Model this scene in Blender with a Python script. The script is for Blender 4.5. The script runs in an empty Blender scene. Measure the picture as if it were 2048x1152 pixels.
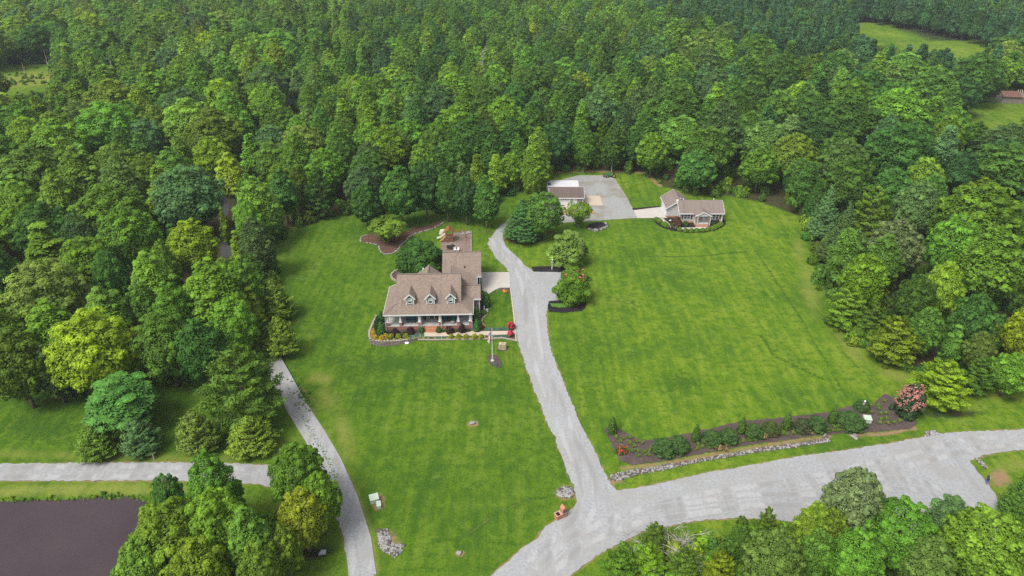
import bpy, bmesh, math, random
import numpy as np
from mathutils import Vector, Matrix
from mathutils.geometry import tessellate_polygon

R = math.radians
SC = bpy.context.scene
COL = SC.collection
rng = np.random.default_rng(7)
random.seed(7)

# ---------------------------------------------------------------- camera, sky, sun, exposure
CAM_H, PITCH, FOC = 69.0, R(30.5), 1365.0          # drone height (m), downward pitch, focal length in pixels of a 2048 wide frame
cam_data = bpy.data.cameras.new('camera')
cam_data.sensor_width = 36.0
cam_data.lens = 36.0 * FOC / 2048.0
cam_data.clip_start, cam_data.clip_end = 1.0, 9000.0
cam = bpy.data.objects.new('camera', cam_data)
COL.objects.link(cam)
cam.location = (0, 0, CAM_H)
cam.rotation_euler = (R(90) - PITCH, 0, 0)
SC.camera = cam

SUN_EL, SUN_AZ = R(56), R(226)                       # azimuth clockwise from +Y: behind the camera, to its left
world = bpy.data.worlds.new('World'); SC.world = world
world.use_nodes = True
wn = world.node_tree; wn.nodes.clear()
sky = wn.nodes.new('ShaderNodeTexSky'); sky.sky_type = 'NISHITA'; sky.sun_disc = False
sky.sun_elevation, sky.sun_rotation = SUN_EL, SUN_AZ
sky.air_density, sky.dust_density, sky.ozone_density = 1.0, 6.0, 1.0
hs = wn.nodes.new('ShaderNodeHueSaturation'); hs.inputs['Saturation'].default_value = 0.3
bg = wn.nodes.new('ShaderNodeBackground'); bg.inputs['Strength'].default_value = 0.12
wo = wn.nodes.new('ShaderNodeOutputWorld')
wn.links.new(sky.outputs[0], hs.inputs['Color']); wn.links.new(hs.outputs[0], bg.inputs[0]); wn.links.new(bg.outputs[0], wo.inputs[0])
sun_d = bpy.data.lights.new('sun', 'SUN'); sun_d.energy = 1.5; sun_d.angle = R(20); sun_d.color = (1.0, 0.975, 0.93)
sun = bpy.data.objects.new('sun', sun_d); COL.objects.link(sun)
sdir = Vector((math.sin(SUN_AZ) * math.cos(SUN_EL), math.cos(SUN_AZ) * math.cos(SUN_EL), math.sin(SUN_EL)))
sun.rotation_euler = sdir.to_track_quat('Z', 'Y').to_euler()
sun.location = (0, 0, 200)
vs = SC.view_settings
vs.view_transform = 'Standard'; vs.look = 'None'; vs.exposure = 0.84; vs.gamma = 1.0; vs.use_curve_mapping = False
SC.display_settings.display_device = 'sRGB'
cy = SC.cycles
cy.max_bounces = 6; cy.diffuse_bounces = 4; cy.glossy_bounces = 2; cy.transmission_bounces = 4
cy.transparent_max_bounces = 6; cy.volume_bounces = 0
cy.use_denoising = False
cy.use_light_tree = False

# ---------------------------------------------------------------- where a point of the view lies on the land
CP, SP = math.cos(PITCH), math.sin(PITCH)
def at(px, py, z=0.0):
    u, v = (px - 1024) / FOC, (576 - py) / FOC
    t = (z - CAM_H) / (-SP + v * CP)
    return Vector((u * t, (CP + v * SP) * t, z))
def proj(x, y, z):
    zz = z - CAM_H
    d = y * CP - zz * SP
    return 1024 + FOC * x / d, 576 - FOC * (y * SP + zz * CP) / d, d
def scale_at(px, py, z=0.0):
    return CP * (py - 576 + FOC * math.tan(PITCH)) / (CAM_H - z)     # pixels per metre across the view
def W(pts, z=0.0):
    return [at(a, b, z) for a, b in pts]

# ---------------------------------------------------------------- bookkeeping helpers
def tag(o, label=None, cat=None, group=None, kind=None):
    if label: o['label'] = label
    if cat: o['category'] = cat
    if group: o['group'] = group
    if kind: o['kind'] = kind
    return o
def empty(name, loc=(0, 0, 0), rz=0.0, label=None, cat=None, group=None):
    o = bpy.data.objects.new(name, None); COL.objects.link(o)
    o.location = loc; o.rotation_euler = (0, 0, rz); o.empty_display_size = 0.5
    return tag(o, label, cat, group)
def link(name, me, parent=None, loc=(0, 0, 0)):
    o = bpy.data.objects.new(name, me); COL.objects.link(o)
    if parent is not None: o.parent = parent
    o.location = loc
    return o

class MB:
    """collects shapes and links them as one mesh object"""
    def __init__(s): s.v = []; s.f = []; s.m = []
    def add(s, vs_, fs_, mi=0):
        k = len(s.v); s.v += [tuple(p) for p in vs_]
        for f in fs_: s.f.append([i + k for i in f]); s.m.append(mi)
        return s
    def box(s, x0, x1, y0, y1, z0, z1, mi=0, M=None):
        vs_ = [(x, y, z) for z in (z0, z1) for y in (y0, y1) for x in (x0, x1)]
        if M is not None: vs_ = [M @ Vector(p) for p in vs_]
        return s.add(vs_, [(0, 2, 3, 1), (4, 5, 7, 6), (0, 1, 5, 4), (2, 6, 7, 3), (0, 4, 6, 2), (1, 3, 7, 5)], mi)
    def slab(s, poly, t, mi=0):
        """polygon in space (seen anticlockwise from above) given thickness t straight down"""
        n = len(poly); vs_ = [tuple(p) for p in poly] + [(p[0], p[1], p[2] - t) for p in poly]
        fs_ = [list(range(n)), list(range(2 * n - 1, n - 1, -1))] + [(i, i + n, (i + 1) % n + n, (i + 1) % n) for i in range(n)]
        return s.add(vs_, fs_, mi)
    def bar(s, a, b, w, h=None, mi=0):
        """square bar from a to b"""
        a, b = Vector(a), Vector(b); h = h or w
        d = (b - a).normalized(); up = Vector((0, 0, 1)) if abs(d.z) < .95 else Vector((0, 1, 0))
        x = d.cross(up).normalized() * w / 2; y = x.cross(d).normalized() * h / 2
        vs_ = [a - x - y, a + x - y, a + x + y, a - x + y, b - x - y, b + x - y, b + x + y, b - x + y]
        return s.add(vs_, [(3, 2, 1, 0), (4, 5, 6, 7), (0, 1, 5, 4), (1, 2, 6, 5), (2, 3, 7, 6), (3, 0, 4, 7)], mi)
    def tube(s, pts, rad, n=6, mi=0, cap=True):
        pts = [Vector(p) for p in pts]; m = len(pts); vs_ = []
        for i, p in enumerate(pts):
            d = (pts[min(i + 1, m - 1)] - pts[max(i - 1, 0)]).normalized()
            ref = Vector((1, 0, 0)) if abs(d.x) < .8 else Vector((0, 1, 0))
            x = d.cross(ref).normalized(); y = d.cross(x)
            r_ = rad[i] if hasattr(rad, '__len__') else rad
            vs_ += [p + (x * math.cos(2 * math.pi * k / n) + y * math.sin(2 * math.pi * k / n)) * r_ for k in range(n)]
        fs_ = [(i * n + k, i * n + (k + 1) % n, (i + 1) * n + (k + 1) % n, (i + 1) * n + k) for i in range(m - 1) for k in range(n)]
        if cap: fs_ += [list(range(n))[::-1], list(range((m - 1) * n, m * n))]
        return s.add(vs_, fs_, mi)
    def lathe(s, prof, n=12, c=(0, 0, 0), mi=0):
        vs_ = [(c[0] + r_ * math.cos(2 * math.pi * k / n), c[1] + r_ * math.sin(2 * math.pi * k / n), c[2] + z) for r_, z in prof for k in range(n)]
        m = len(prof)
        fs_ = [(i * n + k, i * n + (k + 1) % n, (i + 1) * n + (k + 1) % n, (i + 1) * n + k) for i in range(m - 1) for k in range(n)]
        fs_ += [list(range(n))[::-1], list(range((m - 1) * n, m * n))]
        return s.add(vs_, fs_, mi)
    def mesh(s, name, mats, smooth=False):
        me = bpy.data.meshes.new(name); me.from_pydata(s.v, [], s.f)
        for m_ in (mats if isinstance(mats, (list, tuple)) else [mats]): me.materials.append(m_)
        me.polygons.foreach_set('material_index', s.m)
        if smooth: me.polygons.foreach_set('use_smooth', [True] * len(s.f))
        me.update(); return me
    def build(s, name, mats, parent=None, loc=(0, 0, 0), smooth=False):
        return link(name, s.mesh(name, mats, smooth), parent, loc)

# ---------------------------------------------------------------- materials
def nodes_of(name):
    m = bpy.data.materials.new(name); m.use_nodes = True
    nt = m.node_tree; nt.nodes.clear()
    out = nt.nodes.new('ShaderNodeOutputMaterial'); b = nt.nodes.new('ShaderNodeBsdfPrincipled')
    nt.links.new(b.outputs[0], out.inputs[0])
    return m, nt, b, out
def N(nt, kind, **kw):
    n = nt.nodes.new(kind)
    for k, v in kw.items():
        if k in ('op',): n.operation = v
        elif hasattr(n, k): setattr(n, k, v)
    return n
def L(nt, a, b): nt.links.new(a, b)
def noise(nt, co, scale, detail=3, rough=0.55):
    n = nt.nodes.new('ShaderNodeTexNoise'); n.inputs['Scale'].default_value = scale
    n.inputs['Detail'].default_value = detail; n.inputs['Roughness'].default_value = rough
    L(nt, co, n.inputs['Vector']); return n.outputs['Fac']
def ramp(nt, fac, stops):
    r_ = nt.nodes.new('ShaderNodeValToRGB'); e = r_.color_ramp.elements
    while len(e) < len(stops): e.new(0.5)
    for el, (p, c) in zip(e, stops):
        el.position = p; el.color = (*c, 1) if hasattr(c, '__len__') else (c, c, c, 1)
    L(nt, fac, r_.inputs[0]); return r_.outputs[0]
def mixc(nt, fac, a, b, mode='MIX'):
    n = nt.nodes.new('ShaderNodeMix'); n.data_type = 'RGBA'; n.blend_type = mode
    for sock, val in ((n.inputs[0], fac), (n.inputs[6], a), (n.inputs[7], b)):
        if isinstance(val, (int, float)): sock.default_value = val
        elif isinstance(val, tuple): sock.default_value = (*val, 1)
        else: L(nt, val, sock)
    return n.outputs[2]
def mth(nt, op, a, b=None, c=None, clamp=False):
    n = nt.nodes.new('ShaderNodeMath'); n.operation = op; n.use_clamp = clamp
    for i, val in enumerate((a, b, c)):
        if val is None: continue
        if isinstance(val, (int, float)): n.inputs[i].default_value = val
        else: L(nt, val, n.inputs[i])
    return n.outputs[0]
def sstep(nt, x, lo, hi):
    n = nt.nodes.new('ShaderNodeMapRange'); n.interpolation_type = 'SMOOTHSTEP'
    L(nt, x, n.inputs[0]); n.inputs[1].default_value = lo; n.inputs[2].default_value = hi
    return n.outputs[0]
def bump(nt, b, h, strength, dist=0.05):
    n = nt.nodes.new('ShaderNodeBump'); n.inputs['Strength'].default_value = strength; n.inputs['Distance'].default_value = dist
    L(nt, h, n.inputs['Height']); L(nt, n.outputs[0], b.inputs['Normal'])
def pos(nt): return nt.nodes.new('ShaderNodeNewGeometry').outputs['Position']
def obco(nt): return nt.nodes.new('ShaderNodeTexCoord').outputs['Object']

def simple(name, c, rough=0.7, var=0.18, scale=3.0, fine=20.0, spec=0.3, bmp=0.15, metal=0.0):
    m, nt, b, _ = nodes_of(name); co = obco(nt)
    a = noise(nt, co, scale, 4); f = noise(nt, co, fine, 2)
    k = mth(nt, 'ADD', mth(nt, 'MULTIPLY', a, 0.65), mth(nt, 'MULTIPLY', f, 0.35))
    col = ramp(nt, k, [(0.3, tuple(x * (1 - var) for x in c)), (0.7, tuple(min(1, x * (1 + var)) for x in c))])
    L(nt, col, b.inputs['Base Color']); b.inputs['Roughness'].default_value = rough
    b.inputs['Specular IOR Level'].default_value = spec; b.inputs['Metallic'].default_value = metal
    if bmp: bump(nt, b, f, bmp, 0.02)
    return m
def bricky(name, c1, c2, mortar, w=0.22, h=0.075):
    m, nt, b, _ = nodes_of(name); co = obco(nt)
    # walls run along X or Y: use x+y along the wall, z up
    sep = nt.nodes.new('ShaderNodeSeparateXYZ'); L(nt, co, sep.inputs[0])
    cmb = nt.nodes.new('ShaderNodeCombineXYZ'); L(nt, mth(nt, 'ADD', sep.outputs[0], sep.outputs[1]), cmb.inputs[0]); L(nt, sep.outputs[2], cmb.inputs[1])
    t = nt.nodes.new('ShaderNodeTexBrick'); L(nt, cmb.outputs[0], t.inputs['Vector'])
    t.inputs['Color1'].default_value = (*c1, 1); t.inputs['Color2'].default_value = (*c2, 1); t.inputs['Mortar'].default_value = (*mortar, 1)
    t.inputs['Scale'].default_value = 1.0; t.inputs['Brick Width'].default_value = w; t.inputs['Row Height'].default_value = h
    t.inputs['Mortar Size'].default_value = h * 0.1
    L(nt, mixc(nt, mth(nt, 'MULTIPLY', noise(nt, co, 2.5, 3), 0.5), t.outputs[0], (c1[0] * .6, c1[1] * .6, c1[2] * .6)), b.inputs['Base Color'])
    b.inputs['Roughness'].default_value = 0.85; bump(nt, b, t.outputs['Fac'], -0.4, 0.01)
    return m
def shingles(name, c, var=0.22):
    m, nt, b, _ = nodes_of(name); co = obco(nt)
    mp = nt.nodes.new('ShaderNodeMapping'); mp.inputs['Scale'].default_value = (2.6, 6.5, 9.0); L(nt, co, mp.inputs[0])
    tab = noise(nt, mp.outputs[0], 1.0, 2); big = noise(nt, co, 0.45, 5, 0.6)
    mp2 = nt.nodes.new('ShaderNodeMapping'); mp2.inputs['Scale'].default_value = (1.6, 0.16, 0.16); L(nt, co, mp2.inputs[0])
    streak = noise(nt, mp2.outputs[0], 1.0, 3, 0.6)
    sep = nt.nodes.new('ShaderNodeSeparateXYZ'); L(nt, co, sep.inputs[0])
    course = mth(nt, 'FRACT', mth(nt, 'MULTIPLY', sep.outputs[2], 9.0))
    k = mth(nt, 'ADD', mth(nt, 'MULTIPLY', tab, 0.75), mth(nt, 'MULTIPLY', big, 0.25))
    col = ramp(nt, k, [(0.32, tuple(x * (1 - 1.5 * var) for x in c)), (0.52, c), (0.68, tuple(x * (1 + 1.3 * var) for x in c))])
    col = mixc(nt, mth(nt, 'MULTIPLY', sstep(nt, streak, 0.5, 0.72), 0.35), col, tuple(x * .55 for x in c))
    col = mixc(nt, mth(nt, 'MULTIPLY', sstep(nt, course, 0.8, 0.95), 0.22), col, tuple(x * .45 for x in c))
    L(nt, col, b.inputs['Base Color']); b.inputs['Roughness'].default_value = 0.9; b.inputs['Specular IOR Level'].default_value = 0.25
    bump(nt, b, tab, 0.5, 0.03)
    return m
def siding(name, c, pitch=0.2):
    m, nt, b, _ = nodes_of(name); co = obco(nt)
    sep = nt.nodes.new('ShaderNodeSeparateXYZ'); L(nt, co, sep.inputs[0])
    fr = mth(nt, 'FRACT', mth(nt, 'MULTIPLY', sep.outputs[2], 1 / pitch))
    col = mixc(nt, sstep(nt, fr, 0.8, 1.0), c, tuple(x * .55 for x in c))
    col = mixc(nt, mth(nt, 'MULTIPLY', noise(nt, co, 1.2, 4), 0.25), col, tuple(x * .8 for x in c))
    L(nt, col, b.inputs['Base Color']); b.inputs['Roughness'].default_value = 0.6
    bump(nt, b, fr, 0.5, 0.02); return m
def glass(name, c=(0.03, 0.04, 0.05)):
    m, nt, b, _ = nodes_of(name); co = obco(nt)
    L(nt, ramp(nt, noise(nt, co, 2.0, 2), [(0.3, c), (0.7, tuple(x * 1.8 for x in c))]), b.inputs['Base Color'])
    b.inputs['Roughness'].default_value = 0.08; b.inputs['Specular IOR Level'].default_value = 0.6; return m
def gravel_mat(name, c, tint2, track=False):
    m, nt, b, _ = nodes_of(name); p = pos(nt)
    f1 = noise(nt, p, 15.0, 3, 0.7); f2 = noise(nt, p, 2.6, 3); big = noise(nt, p, 0.16, 5, 0.6)
    mp = nt.nodes.new('ShaderNodeMapping'); mp.inputs['Scale'].default_value = (0.5, 0.07, 1); mp.inputs['Rotation'].default_value = (0, 0, 0.12); L(nt, p, mp.inputs[0])
    st = noise(nt, mp.outputs[0], 1.0, 4, 0.6)
    k = mth(nt, 'ADD', mth(nt, 'MULTIPLY', f1, 0.6), mth(nt, 'MULTIPLY', f2, 0.4))
    col = ramp(nt, k, [(0.3, tuple(x * .62 for x in c)), (0.5, c), (0.7, tuple(x * 1.3 for x in c))])
    col = mixc(nt, mth(nt, 'MULTIPLY', sstep(nt, big, 0.46, 0.66), 0.75), col, tint2)
    col = mixc(nt, mth(nt, 'MULTIPLY', sstep(nt, st, 0.52, 0.7), 0.28), col, tuple(x * .66 for x in c))
    if track:
        a = nt.nodes.new('ShaderNodeAttribute'); a.attribute_name = 'track'
        t = sstep(nt, mth(nt, 'ADD', a.outputs['Fac'], mth(nt, 'MULTIPLY', mth(nt, 'SUBTRACT', f2, 0.5), 0.9)), 0.25, 0.9)
        col = mixc(nt, mth(nt, 'MULTIPLY', t, 0.5), col, mixc(nt, sstep(nt, st, 0.4, 0.6), (0.36, 0.362, 0.362), (0.20, 0.195, 0.185)))
    L(nt, col, b.inputs['Base Color']); b.inputs['Roughness'].default_value = 0.95; b.inputs['Specular IOR Level'].default_value = 0.15
    bump(nt, b, f1, 0.7, 0.05); return m
def mulch_mat(name, c, c2):
    m, nt, b, _ = nodes_of(name); p = pos(nt)
    f = noise(nt, p, 7.0, 4, 0.7); big = noise(nt, p, 0.7, 4)
    col = ramp(nt, f, [(0.32, tuple(x * .5 for x in c)), (0.55, c), (0.72, tuple(x * 1.7 for x in c))])
    col = mixc(nt, mth(nt, 'MULTIPLY', sstep(nt, big, 0.45, 0.7), 0.6), col, c2)
    L(nt, col, b.inputs['Base Color']); b.inputs['Roughness'].default_value = 0.95; b.inputs['Specular IOR Level'].default_value = 0.1
    bump(nt, b, f, 0.8, 0.06); return m
def leaf_mat(name, mode='OBJ', warm=0.35, trans=0.34):
    """leaves: the tint of the single plant times a leaf-to-leaf variation"""
    m, nt, b, out = nodes_of(name)
    if mode == 'OBJ':
        tint = nt.nodes.new('ShaderNodeObjectInfo').outputs['Color']
    else:
        a = nt.nodes.new('ShaderNodeAttribute'); a.attribute_type = 'INSTANCER'; a.attribute_name = 'tint'; tint = a.outputs['Color']
    va = nt.nodes.new('ShaderNodeAttribute'); va.attribute_type = 'GEOMETRY'; va.attribute_name = 'var'
    v = va.outputs['Fac']
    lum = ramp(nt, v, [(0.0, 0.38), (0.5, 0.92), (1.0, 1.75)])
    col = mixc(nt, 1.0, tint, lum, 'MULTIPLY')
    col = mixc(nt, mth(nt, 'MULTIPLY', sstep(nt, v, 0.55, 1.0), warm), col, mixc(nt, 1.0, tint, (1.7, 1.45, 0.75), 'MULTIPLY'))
    L(nt, col, b.inputs['Base Color']); b.inputs['Roughness'].default_value = 0.6; b.inputs['Specular IOR Level'].default_value = 0.12
    tr = nt.nodes.new('ShaderNodeBsdfTranslucent'); L(nt, mixc(nt, 1.0, col, (1.25, 1.3, 0.55), 'MULTIPLY'), tr.inputs[0])
    mx = nt.nodes.new('ShaderNodeMixShader'); mx.inputs[0].default_value = trans
    L(nt, b.outputs[0], mx.inputs[1]); L(nt, tr.outputs[0], mx.inputs[2]); L(nt, mx.outputs[0], out.inputs[0])
    return m

M_leaf = leaf_mat('leaf')
M_leaf_far = leaf_mat('leaf_far', 'INST')
M_needle = leaf_mat('needle', 'OBJ', warm=0.12, trans=0.12)
M_needle_far = leaf_mat('needle_far', 'INST', warm=0.12, trans=0.12)
M_bark = simple('bark', (0.13, 0.11, 0.09), 0.9, 0.35, 1.5, 12)
M_bark_pale = simple('bark_pale', (0.34, 0.31, 0.27), 0.9, 0.3, 1.5, 12)
M_deadwood = simple('deadwood', (0.30, 0.26, 0.22), 0.9, 0.3, 1.0, 9)
M_gravel = gravel_mat('gravel', (0.272, 0.278, 0.284), (0.25, 0.245, 0.232))
M_track = gravel_mat('gravel_tracks', (0.272, 0.278, 0.284), (0.25, 0.245, 0.232), True)
M_gravel_lot = gravel_mat('gravel_lot', (0.25, 0.254, 0.248), (0.185, 0.165, 0.125))
M_mulch = mulch_mat('mulch', (0.080, 0.060, 0.055), (0.105, 0.082, 0.070))
M_mulch_black = mulch_mat('mulch_black', (0.020, 0.018, 0.019), (0.036, 0.030, 0.029))
M_straw = mulch_mat('pine_straw', (0.10, 0.058, 0.04), (0.125, 0.078, 0.054))
M_chips = mulch_mat('wood_chips', (0.19, 0.14, 0.12), (0.22, 0.165, 0.14))
M_conc = simple('concrete', (0.38, 0.355, 0.325), 0.85, 0.10, 0.9, 14, 0.2)
M_conc_warm = simple('concrete_warm', (0.40, 0.335, 0.26), 0.85, 0.10, 0.9, 14, 0.2)
M_porch = simple('porch_floor', (0.36, 0.36, 0.345), 0.7, 0.28, 1.3, 6, 0.3)
M_white = simple('white_paint', (0.60, 0.60, 0.61), 0.5, 0.06, 2, 12, 0.4, 0.03)
M_brick = bricky('brick', (0.32, 0.11, 0.06), (0.26, 0.085, 0.05), (0.34, 0.27, 0.22))
M_brick_or = bricky('brick_orange', (0.42, 0.16, 0.085), (0.36, 0.13, 0.07), (0.42, 0.3, 0.22))
M_roof = shingles('roof_shingle', (0.196, 0.152, 0.123))
M_roof2 = shingles('roof_shingle_grey', (0.178, 0.143, 0.126), 0.14)
M_roof3 = shingles('roof_shingle_dark', (0.112, 0.085, 0.073), 0.12)
M_side = siding('siding_grey', (0.17, 0.17, 0.185))
M_side2 = siding('siding_light', (0.47, 0.445, 0.43))
M_side3 = siding('siding_beige', (0.28, 0.245, 0.20))
M_glass = glass('window_glass')
M_pane_painted_sky = glass('window_glass_painted_sky', (0.26, 0.36, 0.33))  # pale green: sky reflection in the upper dormer panes, put into the base colour
M_dark = simple('dark_paint', (0.03, 0.03, 0.033), 0.5)
M_door = simple('door_dark', (0.06, 0.035, 0.045), 0.5)
M_teal = simple('teal_cushion', (0.014, 0.10, 0.115), 0.8, 0.2, 6, 30)
M_wicker = simple('wicker', (0.05, 0.035, 0.026), 0.7, 0.3, 8, 40)
M_wood = simple('cedar_wood', (0.23, 0.095, 0.042), 0.7, 0.22, 2, 14)
M_timber = simple('weathered_timber', (0.26, 0.215, 0.18), 0.9, 0.25, 2, 12)
M_stone = simple('stone_grey', (0.40, 0.37, 0.34), 0.9, 0.35, 3, 12)
M_block = simple('wall_block', (0.20, 0.165, 0.15), 0.95, 0.25, 2.2, 9)
M_cap = simple('wall_cap', (0.30, 0.25, 0.205), 0.95, 0.18, 2.2, 9)
M_green_box = simple('box_green', (0.38, 0.45, 0.36), 0.6, 0.08, 1, 9)
M_tgreen = simple('tractor_green', (0.02, 0.17, 0.06), 0.4)
M_tyre = simple('tyre_rubber', (0.02, 0.02, 0.02), 0.9)
M_yellow = simple('slide_yellow', (0.42, 0.29, 0.05), 0.4, 0.05)
M_cream = simple('slide_cream', (0.50, 0.47, 0.38), 0.4, 0.06)
M_sheet = simple('carport_sheet', (0.46, 0.46, 0.47), 0.5, 0.08, 1, 9, 0.4, 0.03)
M_rust = simple('rust_tin', (0.13, 0.062, 0.05), 0.8, 0.35, 1.2, 8)
M_rustiron = simple('rust_iron', (0.20, 0.10, 0.06), 0.8, 0.35, 3, 12)
M_greywood = simple('grey_boards', (0.17, 0.15, 0.13), 0.9, 0.35, 2, 10)
M_terra = simple('pot_clay', (0.13, 0.06, 0.04), 0.8)
M_blue = simple('blue_plastic', (0.03, 0.12, 0.42), 0.5)
M_steel = simple('steel', (0.40, 0.41, 0.42), 0.4, 0.08, 2, 9, 0.5, 0.02, 0.6)

# ================================================================ THE LAND
def in_poly(px, py, poly):
    inside = np.zeros(px.shape, bool); n = len(poly)
    for i in range(n):
        x1, y1 = poly[i]; x2, y2 = poly[(i + 1) % n]
        c = (y1 > py) != (y2 > py)
        xi = (x2 - x1) * (py - y1) / ((y2 - y1) if y2 != y1 else 1e-9) + x1
        inside ^= c & (px < xi)
    return inside
def dist_line(x, y, pts, closed=False):
    d = np.full(x.shape, 1e9); k = len(pts)
    for i in range(k if closed else k - 1):
        ax, ay = pts[i][:2]; bx, by = pts[(i + 1) % k][:2]
        ex, ey = bx - ax, by - ay; l2 = ex * ex + ey * ey + 1e-9
        t = np.clip(((x - ax) * ex + (y - ay) * ey) / l2, 0, 1)
        d = np.minimum(d, np.hypot(x - ax - t * ex, y - ay - t * ey))
    return d

# outlines, traced where they lie on the land
OPEN = [(540, 720), (592, 690), (586, 655), (566, 610), (550, 545), (560, 490), (578, 462), (640, 440), (720, 430), (800, 425), (900, 425),
        (980, 415), (1010, 395), (1060, 375), (1092, 349), (1160, 345), (1230, 345), (1290, 349), (1320, 376), (1400, 393), (1460, 396),
        (1520, 408), (1590, 434), (1600, 470), (1618, 530), (1640, 580), (1660, 640), (1700, 690), (1760, 728), (1830, 745), (1900, 790),
        (1990, 770), (2120, 740), (2500, 700), (2500, 1500), (-600, 1500), (-600, 800), (0, 800), (130, 795), (300, 775), (400, 755)]
FIELD_BACK = [(1700, 44), (1770, 52), (1850, 67), (1950, 91), (2060, 116), (2200, 150), (2200, 215), (2050, 160), (1935, 125), (1800, 100), (1715, 92)]
FIELD_BARN = [(1925, 228), (1945, 214), (1985, 203), (2048, 190), (2200, 170), (2250, 300), (2060, 275), (1950, 262), (1915, 245)]
MEADOW = [(-200, 150), (0, 142), (60, 130), (105, 124), (150, 132), (120, 165), (90, 195), (0, 200), (-200, 230)]
DRIVE = [(1154, 1012), (1133, 1027), (1092, 1053), (1072, 1078), (1042, 1100), (1000, 1137), (970, 1165), (1130, 1165), (1148, 1147), (1192, 1112),
         (1236, 1090), (1280, 1066), (1368, 1046), (1412, 1040), (1473, 1036), (1560, 1040), (1660, 1058), (1800, 1085), (1920, 1098), (1985, 1082),
         (2003, 1040), (1992, 992), (1970, 961), (1952, 939), (1939, 921), (1970, 910), (2009, 903), (2048, 900), (2300, 892), (2300, 852), (2048, 859),
         (1939, 863), (1886, 867), (1851, 873), (1838, 876), (1778, 887), (1695, 900), (1595, 913), (1512, 929), (1412, 946), (1320, 966), (1263, 978),
         (1233, 981), (1219, 964), (1208, 945), (1200, 923), (1183, 889), (1167, 862), (1155, 837), (1150, 820), (1137, 790), (1122, 750), (1107, 715),
         (1097, 680), (1094, 650), (1093, 631), (1095, 614), (1100, 602), (1133, 600), (1128, 570), (1121, 544), (1067, 543), (1045, 528), (1031, 513),
         (1018, 499), (1008, 488), (1005, 470), (1012, 452), (1040, 447), (1085, 446), (1116, 446), (1138, 445), (1183, 442), (1208, 440), (1274, 436), (1265, 418),
         (1255, 398), (1240, 374), (1229, 357), (1209, 351), (1158, 351), (1128, 358), (1096, 368), (1085, 400), (1060, 425), (1020, 440), (1000, 452), (987, 468),
         (978, 482), (976, 488), (983, 502), (993, 518), (1009, 532), (1018, 545), (1021, 577), (1027, 625), (1032, 664), (1038, 690), (1045, 712), (1057, 750),
         (1073, 792), (1085, 820), (1094, 848), (1111, 875), (1114, 895), (1125, 912), (1133, 945), (1147, 970), (1153, 998)]
LANE = [(536, 706), (543, 711), (555, 732), (581, 770), (607, 805), (631, 843), (652, 878), (660, 884), (680, 932), (700, 962), (712, 990), (727, 1040), (740, 1090),
        (752, 1170), (703, 1170), (695, 1120), (684, 1065), (664, 1012), (600, 988), (524, 970), (493, 967), (347, 961), (139, 962), (0, 962), (-300, 962), (-300, 930), (0, 928),
        (139, 926), (312, 925), (469, 927), (538, 931), (600, 944), (642, 946), (625, 905), (608, 867), (596, 850), (577, 824), (556, 784), (545, 750), (528, 712)]
WOODS = [(520, 690), (500, 640), (470, 560), (452, 500), (446, 440), (452, 390), (480, 330), (530, 260), (572, 215), (590, 185), (640, 150)]
POND = [(-400, 996), (0, 997), (60, 995), (140, 991), (210, 989), (270, 991), (305, 999), (325, 1015), (320, 1050), (300, 1090), (285, 1130), (270, 1200), (220, 1330), (-400, 1500)]

xs = np.unique(np.concatenate([[-2600, -1500, -900, -600, -420, -320, -250, -200, -160, -130, -110, -100], np.arange(-92, 125, 0.5), [130, 140, 155, 175, 200, 230, 270, 320, 420, 600, 900, 1500, 2600]]))
ys = np.unique(np.concatenate([[-2600, -900, -300, -100, 0, 20, 32], np.arange(38, 190, 0.5), np.arange(190, 330, 3.0), np.arange(330, 480, 6.0), [500, 540, 600, 700, 900, 1400, 2600]]))
GX, GY = np.meshgrid(xs, ys)
gx, gy = GX.ravel(), GY.ravel()
dd = gy * CP + CAM_H * SP
ok = dd > 5
ddc = np.where(ok, dd, 5)
gpx = np.where(ok, 1024 + FOC * gx / ddc, -9999); gpy = np.where(ok, 576 - FOC * (gy * SP - CAM_H * CP) / ddc, 3000)

_wallc = at(748, 697)
def dip(x, y):
    ax = np.where(x < _wallc.x, (x - _wallc.x) / 15.0, (x - _wallc.x) / 7.2)
    ay = np.where(y < _wallc.y, (y - _wallc.y) / 8.0, (y - _wallc.y) / 6.5)
    return -1.05 * np.exp(-ax ** 2 - ay ** 2)
def vnoise(x, y, s, seed):
    """smooth value noise"""
    r_ = np.random.default_rng(seed); g = r_.random((64, 64))
    u, v = x / s, y / s; i, j = np.floor(u).astype(int), np.floor(v).astype(int); fu, fv = u - i, v - j
    fu, fv = fu * fu * (3 - 2 * fu), fv * fv * (3 - 2 * fv); i, j = i % 64, j % 64; i1, j1 = (i + 1) % 64, (j + 1) % 64
    return (g[i, j] * (1 - fu) + g[i1, j] * fu) * (1 - fv) + (g[i, j1] * (1 - fu) + g[i1, j1] * fu) * fv
pond_w = [p[:2] for p in W(POND)]
dp = dist_line(gx, gy, pond_w, True); inp = in_poly(gx, gy, pond_w)
sd = np.where(inp, -dp, dp) + (vnoise(gx, gy, 1.6, 3) - .5) * 0.9
gz = dip(gx, gy) + np.clip((sd - 2.6) / 2.6, -1, 0) * np.where(sd < 2.6, 0.75, 0) - np.clip(-sd, 0, 1.2) * 0.5
gz += (vnoise(gx, gy, 2.2, 5) - .5) * 0.05 * (np.abs(gx) < 130)

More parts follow.
